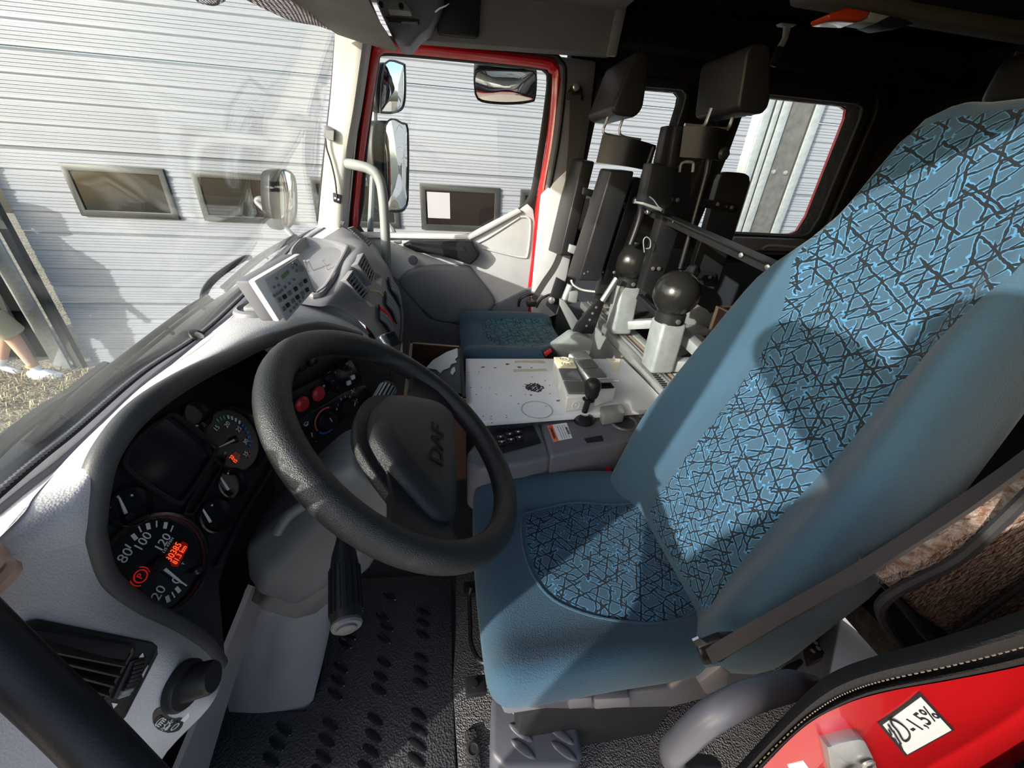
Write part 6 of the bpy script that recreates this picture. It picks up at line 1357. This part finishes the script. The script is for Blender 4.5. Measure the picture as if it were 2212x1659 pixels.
prism('black_rod', PP([(1682, 99), (1695, 101), (1678, 145), (1664, 140)], y=1.3), (0, .01, 0), M_['black'], BRK, .002)
bm = softbox((.05, .10, .06), .035, 8, lambda q: q + P(2262, 168, y=1.0)); o = obj('rear_headrest', bm, M_['black'], None, smooth=True); tag(o, 'rounded black headrest cut by the right edge of the photo', 'headrest')
strap('rear_strap', [P(2203, 112, y=1.1), P(2165, 180, y=1.1), P(2128, 245, y=1.1), P(2100, 300, y=1.1)], .022, V((1, 0, .3)), mat('grey_webbing', (.12, .115, .11), .8), None)
tag(bpy.data.objects['rear_strap'], 'grey strap hanging in the dark corner right of the rear window', 'strap')
# sensor box with cable on the pale pillar
SX = thing('sensor_box', 'small dark sensor box with a thin cable on the pale windscreen pillar', 'sensor', tuple(P(711, 289, y=1.79)))
prism('body', PP([(697, 272), (705, 270), (722, 279), (721, 305), (713, 304), (699, 297)], y=1.775), (0, .03, 0), M_['dashdk'], SX, .003)
prism('label_plate', PP([(703, 281), (721, 283), (720, 304), (704, 300)], y=1.773), (0, .003, 0), M_['grey'], SX)
tube('cable', PP([(703, 300), (706, 322), (715, 350), (724, 390), (728, 430)], y=1.785), .0035, M_['black'], SX, seg=6)
prism('cable_clip', PP([(718, 416), (737, 422), (735, 441), (720, 436)], y=1.785), (0, .015, 0), M_['black'], SX, .003)
for u, v in ((724, 428), (731, 431)): lathe('clip_rivet', [(.004, 0), (0, .002)], P(u, v, y=1.784), (0, -1, 0), M_['print'], SX, 8)
# ================================================================ outside mirrors and wipers
def mirror(label, gpx, hpx, y, nrm, grp):
    t = thing('outside_mirror', label, 'mirror', tuple(P(*gpx[0], y=y)), grp); nrm = V(nrm).normalized(); c = P(sum(q[0] for q in gpx) / len(gpx), sum(q[1] for q in gpx) / len(gpx), y=y)
    g = [P(u, v, pl=(c, nrm)) for u, v in gpx]; g = resample(catmull(g, 4, True), 40)
    h = [P(u, v, pl=(c - nrm * .004, nrm)) for u, v in hpx]; h = resample(catmull(h, 4, True), 40)
    prism('housing', h, -nrm * .07, M_['black'], t, .012, 3)
    # slightly domed glass
    bm = bmesh.new(); rg = []
    for k in range(6):
        f = 1 - k / 6; rg.append([bm.verts.new(c + (p - c) * f + nrm * (.001 + .010 * (1 - f * f))) for p in g])
    cv = bm.verts.new(c + nrm * .011)
    for A_, B_ in zip(rg, rg[1:]):
        for j in range(40): bm.faces.new((A_[j], A_[(j + 1) % 40], B_[(j + 1) % 40], B_[j]))
    for j in range(40): bm.faces.new((rg[-1][j], rg[-1][(j + 1) % 40], cv))
    obj('mirror_glass', bm, M_['mirror'], t, smooth=True)
    ring('black_rim', g, offset(g, .006, nrm), nrm * .005, M_['blackgl'], t)
    return t, c
mirror('tall main outside mirror behind the grey grab handle', [(833, 272), (872, 270), (880, 285), (880, 405), (875, 447), (840, 452), (834, 440)], [(818, 262), (872, 264), (884, 280), (884, 405), (878, 455), (838, 458), (822, 430), (806, 340), (808, 280)], 2.22, (.82, -.57, -.02), 'mirrors outside the passenger door')
mirror('upper wide angle outside mirror above the tall main mirror', [(832, 139), (868, 139), (873, 148), (873, 214), (862, 238), (828, 241), (822, 230)], [(822, 136), (870, 136), (877, 146), (877, 216), (864, 243), (828, 245), (812, 222), (815, 145)], 2.22, (.76, -.64, -.06), 'mirrors outside the passenger door')
mirror('broad kerb mirror hanging at the top of the passenger door window', [(1030, 156), (1060, 152), (1130, 154), (1155, 158), (1155, 205), (1147, 217), (1096, 222), (1040, 216), (1028, 195)], [(1030, 143), (1090, 138), (1150, 144), (1160, 158), (1158, 210), (1148, 222), (1096, 228), (1036, 220), (1024, 195)], 2.10, (-.05, -.75, -.66), 'mirrors outside the passenger door')
tm, c = mirror('front mirror on a long arm outside the windscreen', [(604, 374), (622, 371), (634, 385), (638, 420), (637, 462), (626, 487), (612, 494), (606, 470), (603, 420)], [(590, 370), (622, 367), (638, 382), (642, 420), (640, 465), (628, 491), (606, 498), (592, 480), (584, 440), (583, 385)], 2.0, (.80, -.58, .0), 'mirror seen through the windscreen')
tube('mirror_arm', [P(575, 436, y=2.02), P(562, 430, y=2.02), P(556, 436, y=2.02), P(575, 455, y=2.0), P(605, 482, y=1.98), P(640, 518, y=1.95)], .013, M_['grey'], tm, seg=10)
tube('kerb_arm', [P(1090, 150, y=2.16), P(1095, 120, y=2.12), P(1100, 98, y=1.96)], .010, M_['black'], bpy.data.objects['outside_mirror.002'], seg=8)
tube('mirror_post', [P(800, 500, y=1.97), P(808, 320, y=2.20), P(808, 205, y=2.24), P(812, 340, y=2.24), P(835, 470, y=2.22), P(850, 502, y=2.10), P(852, 520, y=1.99)], .014, M_['grey'], None, seg=8); tag(bpy.data.objects['mirror_post'], 'grey post carrying the outside mirrors of the passenger door', 'mirror post')
def wiper(label, arm, blade, ay):
    t = thing('windscreen_wiper', label, 'wiper', tuple(P(*arm[0][:2], y=arm[0][2])))
    tube('arm', [P(u, v, y=y) for u, v, y in arm], .008, M_['blackst'], t, seg=8)
    pts = [P(u, v, y=y) for u, v, y in blade]; tube('blade_rail', pts, .006, M_['blackst'], t, seg=8, flat=(.5, V((1, 0, 1))))
    tube('rubber', [p + V((.006, 0, -.008)) for p in pts], .004, M_['blackmt'], t, seg=6)
    for i in range(1, len(pts)): bar('claw', pts[i - 1].lerp(pts[i], .5), pts[i - 1].lerp(pts[i], .5) + V((.012, .0, -.016)), .007, M_['blackst'], t)
wiper('long black windscreen wiper in front of the driver, seen from behind', [(-60, 1020, .36), (20, 945, .42), (105, 880, .50), (150, 852, .55), (228, 790, .66)], [(60, 960, .43), (180, 845, .555), (300, 748, .70), (400, 672, .88), (450, 640, 1.0)], 0)
wiper('black windscreen wiper bunched at the middle of the windscreen base', [(438, 655, 1.0), (445, 625, 1.04), (470, 596, 1.10), (520, 562, 1.25), (540, 556, 1.3)], [(480, 622, 1.08), (545, 565, 1.30), (590, 535, 1.48), (640, 508, 1.68)], 0)
cow = [V((-.46, .06, .87))] + PP([(-60, 1000), (90, 888), (235, 793), (350, 726), (440, 662), (530, 603), (600, 548), (640, 512)], z=.872)
struct(loft('trim_12', [[p + V((-.002, 0, -.012)) for p in wb], cow, [p + V((-.01, 0, -.05)) for p in cow]], M_['black'], None, n=4, m=2, thick=.004))
BDT = thing('seal_bead_strip', 'strip of tiny dark beads along the lower windscreen seal', 'seal', tuple(wb[4])); bm = bmesh.new()
for k, p in enumerate(resample(catmull([p + V((.003, 0, -.002)) for p in wb[:7]], 8), 260, False)):
    add_box(bm, p, (.004, .0035, .004), frame(V((.3, 1, .0)), z=(0, 0, 1)))
o = obj('beads', bm, M_['dashdk'], BDT); o['kind'] = 'stuff'
# ================================================================ people
def skin_body(name, J, E_, mats, pick, parent, sub=2):
    me = bpy.data.meshes.new('tmp'); ks = list(J); me.from_pydata([J[k][0] for k in ks], [(ks.index(a), ks.index(b)) for a, b in E_], [])
    o = bpy.data.objects.new('tmp', me); C.objects.link(o); sk = o.modifiers.new('s', 'SKIN'); sk.use_smooth_shade = True
    for i, k in enumerate(ks):
        r = J[k][1]; me.skin_vertices[0].data[i].radius = (r, r) if not isinstance(r, tuple) else r
    me.skin_vertices[0].data[0].use_root = True
    ss = o.modifiers.new('u', 'SUBSURF'); ss.levels = sub; ss.render_levels = sub
    dg = bpy.context.evaluated_depsgraph_get(); m2 = bpy.data.meshes.new_from_object(o.evaluated_get(dg)); bpy.data.objects.remove(o)
    bm = bmesh.new(); bm.from_mesh(m2); bm.faces.ensure_lookup_table()
    for f in bm.faces: f.material_index = pick(f.calc_center_median()); f.smooth = True
    return obj(name, bm, mats, parent, smooth=True)
SKN = mat('skin', (.55, .33, .24), .55); 
def head(par, c, fw, hairm):
    fw = V(fw).normalized(); R = frame(fw, z=(0, 0, 1))
    def hf(q):
        x, y, z = q; x += .012 * (z < -.03) * (x > 0); y *= 1 - .25 * smooth01((-z - .02) / .09); x += .022 * math.exp(-((y / .016) ** 2 + ((z + .018) / .022) ** 2)) * (x > 0); return c + R @ V((x, y, z))
    hd = obj('head', softbox((.098, .076, .118), .074, 14, hf), SKN, par, smooth=True)
    for s in (-1, 1):
        lathe('eye', [(0, .011), (.008, .008), (.011, 0), (0, -.004)], c + R @ V((.084, s * .031, .010)), fw, M_['print'], hd, 12); lathe('pupil', [(0, .0125), (.005, .010)], c + R @ V((.084, s * .031, .010)), fw, M_['printbl'], hd, 10)
        obj('ear', softbox((.018, .008, .030), .008, 4, lambda q: c + R @ (q + V((-.01, s * .080, -.004)))), SKN, hd, smooth=True)
    tube('mouth', [c + R @ V((.088, -.022, -.056)), c + R @ V((.096, 0, -.058)), c + R @ V((.088, .022, -.056))], .004, mat('lips', (.45, .17, .15), .5) if 'lips' not in bpy.data.materials else bpy.data.materials['lips'], hd, seg=6)
    obj('hair', softbox((.104, .084, .085), .075, 10, lambda q: c + R @ (q + V((-.014, 0, .048)) if q.x < .05 else V((.062, q.y, max(q.z, .01) + .048)))), hairm, hd, smooth=True)
SH = mat('beige_cotton', (.40, .36, .25), .9, bump=.3, scale=300); DKC = mat('dark_cotton', (.05, .055, .07), .9); WH = mat('white_canvas', (.75, .76, .82), .8); HB_ = mat('brown_hair', (.07, .045, .03), .7)
# bystander at the corner of the garage
bx, by_ = P(88, 820, z=GZ).x, 3.95
pz = GZ
A1 = P(92, 816, z=GZ + .03); hipx = A1.x - .12; hy = A1.y - .02
PE = thing('person', 'person in beige shorts, white socks and sneakers stepping beside the garage post', 'person', (A1.x - .2, hy, GZ))
J = {'pel': (V((hipx, hy, pz + .98)), .15), 'sp': (V((hipx - .03, hy, pz + 1.2)), .15), 'ch': (V((hipx - .05, hy, pz + 1.42)), .165), 'nk': (V((hipx - .04, hy, pz + 1.56)), .06), 'hdj': (V((hipx - .03, hy, pz + 1.62)), .055),
     'h1': (V((hipx + .03, hy - .09, pz + .92)), .11), 'k1': (V((A1.x - .05, A1.y, pz + .50)), .062), 'a1': (V((A1.x - .01, A1.y, pz + .11)), .038), 't1': (V((A1.x + .13, A1.y - .01, pz + .035)), .032),
     'h2': (V((hipx - .02, hy + .10, pz + .92)), .11), 'k2': (V((hipx - .05, hy + .12, pz + .50)), .062), 'a2': (V((hipx - .28, hy + .12, pz + .12)), .038), 't2': (V((hipx - .14, hy + .12, pz + .04)), .032),
     's1': (V((hipx - .05, hy - .19, pz + 1.44)), .062), 'e1': (V((hipx - .12, hy - .25, pz + 1.17)), .045), 'w1': (V((hipx + .06, hy - .25, pz + .96)), .030), 'f1': (V((hipx + .10, hy - .25, pz + .88)), .028),
     's2': (V((hipx - .05, hy + .19, pz + 1.44)), .062), 'e2': (V((hipx, hy + .25, pz + 1.17)), .045), 'w2': (V((hipx - .08, hy + .25, pz + .96)), .030), 'f2': (V((hipx - .10, hy + .25, pz + .88)), .028)}
Ed = [('pel', 'sp'), ('sp', 'ch'), ('ch', 'nk'), ('nk', 'hdj'), ('pel', 'h1'), ('h1', 'k1'), ('k1', 'a1'), ('a1', 't1'), ('pel', 'h2'), ('h2', 'k2'), ('k2', 'a2'), ('a2', 't2'), ('ch', 's1'), ('s1', 'e1'), ('e1', 'w1'), ('w1', 'f1'), ('ch', 's2'), ('s2', 'e2'), ('e2', 'w2'), ('w2', 'f2')]
def pk(c):
    z = c.z - pz
    if z > 1.54: return 0
    if z > 1.0 and abs(c.y - hy) < .22: return 2
    if z > 1.28: return 2
    if z > .58 and abs(c.y - hy) < .21: return 1
    if z < .10: return 3
    if z < .20: return 3
    return 0
skin_body('body', J, Ed, [SKN, SH, DKC, WH], pk, PE)
head(PE, V((hipx - .02, hy, pz + 1.72)), (1, -.2, 0), HB_)
lathe('shorts_hem', [(.118, -.10), (.105, .12), (.10, .12), (.112, -.10)], J['k1'][0].lerp(J['h1'][0], .28), J['h1'][0] - J['k1'][0], SH, PE, 20)
lathe('sock_cuff', [(.047, .0), (.049, .03), (.044, .03)], A1 + V((-.02, 0, .13)), (-.2, 0, 1), mat('tan_sock_band', (.5, .33, .15), .9), PE, 16)
bm = softbox((.145, .05, .055), .04, 8, lambda q: V((q.x, q.y * (1 - .15 * (q.x < -.05)), q.z * (1 - .45 * smooth01((q.x - .0) / .12)) - (.02 * smooth01((q.x - .0) / .12)))) + A1 + V((.045, 0, .035))); obj('sneaker', bm, WH, PE, smooth=True)
# the photographer on the cab step: out of frame but for a fingertip at the left edge
PH = thing('person', 'person in dark shirt on the cab step gripping the near grab handle', 'person', (-.5, -.35, -.4))
hnd = D(-150, 1245, .26)
J = {'pel': (V((-.46, -.25, .52)), .14), 'sp': (V((-.46, -.30, .78)), .14), 'ch': (V((-.50, -.38, 1.05)), .17), 'nk': (V((-.48, -.40, 1.26)), .058), 'hdj': (V((-.46, -.40, 1.31)), .055),
     'h1': (V((-.40, -.24, .44)), .11), 'k1': (V((-.40, -.20, .02)), .066), 'a1': (V((-.42, -.32, -.36)), .042), 't1': (V((-.36, -.20, -.42)), .035),
     'h2': (V((-.60, -.26, .44)), .11), 'k2': (V((-.60, -.22, .02)), .066), 'a2': (V((-.62, -.32, -.36)), .042), 't2': (V((-.58, -.20, -.42)), .035),
     's1': (V((-.36, -.42, 1.20)), .065), 'e1': (V((-.46, -.10, 1.385)), .052), 'w1': (V((-.20, -.06, 1.30)), .042), 'f1': (V((-.07, -.045, 1.23)), .036),
     's2': (V((-.62, -.40, 1.10)), .065), 'e2': (V((-.42, -.26, .80)), .050), 'w2': (hnd + V((-.085, -.05, .01)), .032), 'f2': (hnd + V((-.035, -.035, .0)), .028)}
def pk2(c):
    if c.z > 1.22 and c.x < -.4 and c.y < -.3: return 0
    if c.z > .55 and c.y < -.05 and c.x < -.28: return 2
    if c.z < .55 and c.z > -.30: return 1
    if c.z < -.30: return 3
    return 0
skin_body('body', J, Ed, [SKN, SH, DKC, WH], pk2, PH)
head(PH, V((-.44, -.40, 1.42)), (.75, .65, -.1), HB_)
for k in range(4):
    b0_ = hnd + V((-.030, -.032, .022 - .017 * k)); tube('finger', [b0_, hnd + V((-.022, .018, .024 - .018 * k)), hnd + V((.008, .026, .024 - .018 * k)), hnd + V((.020 - .003 * k, .004, .023 - .018 * k))], lambda f: .0085 - .002 * f, SKN, PH, seg=8)
tube('thumb', [hnd + V((-.045, -.035, .02)), hnd + V((-.02, -.04, .04)), hnd + V((.012, -.028, .045))], lambda f: .010 - .002 * f, SKN, PH, seg=8)
for k in range(4):
    b0_ = J['f1'][0]; tube('finger', [b0_ + V((-.01, .01, .02 - .014 * k)), b0_ + V((.03, .012, .022 - .015 * k)), EYE + V((-.01, -.030, .02 - .018 * k)), EYE + V((.03, -.028, .018 - .017 * k))], lambda f: .008 - .002 * f, SKN, PH, seg=8)
tube('thumb', [J['f1'][0] + V((0, 0, -.02)), J['f1'][0] + V((.03, -.02, -.03)), J['f1'][0] + V((.06, -.02, -.01))], lambda f: .010 - .002 * f, SKN, PH, seg=8)
Rp = frame(RIGHT, z=-FWD); bm = bmesh.new(); add_box(bm, EYE - FWD * .016 + RIGHT * .045 + DOWN * .02, (.150, .074, .008), Rp); bmesh.ops.recalc_face_normals(bm, faces=bm.faces); bev(bm, .003)
tag(obj('phone', bm, M_['blackgl'], None), 'black phone held by the person on the step, outside the photo', 'phone')
# red flank of the truck below and behind the far door, seen in the mirrors
struct(prism('wall_outer_right', [V((.48, 2.06, -.6)), V((3.4, 2.06, -.6)), V((3.4, 2.06, .88)), V((.48, 2.06, .88))], (0, -.02, 0), M_['red']))
struct(prism('wall_outer_door', [V((-.45, 2.02, -.5)), V((.46, 2.02, -.5)), V((.46, 2.02, .88)), V((-.45, 2.02, .88))], (0, -.02, 0), M_['red']))
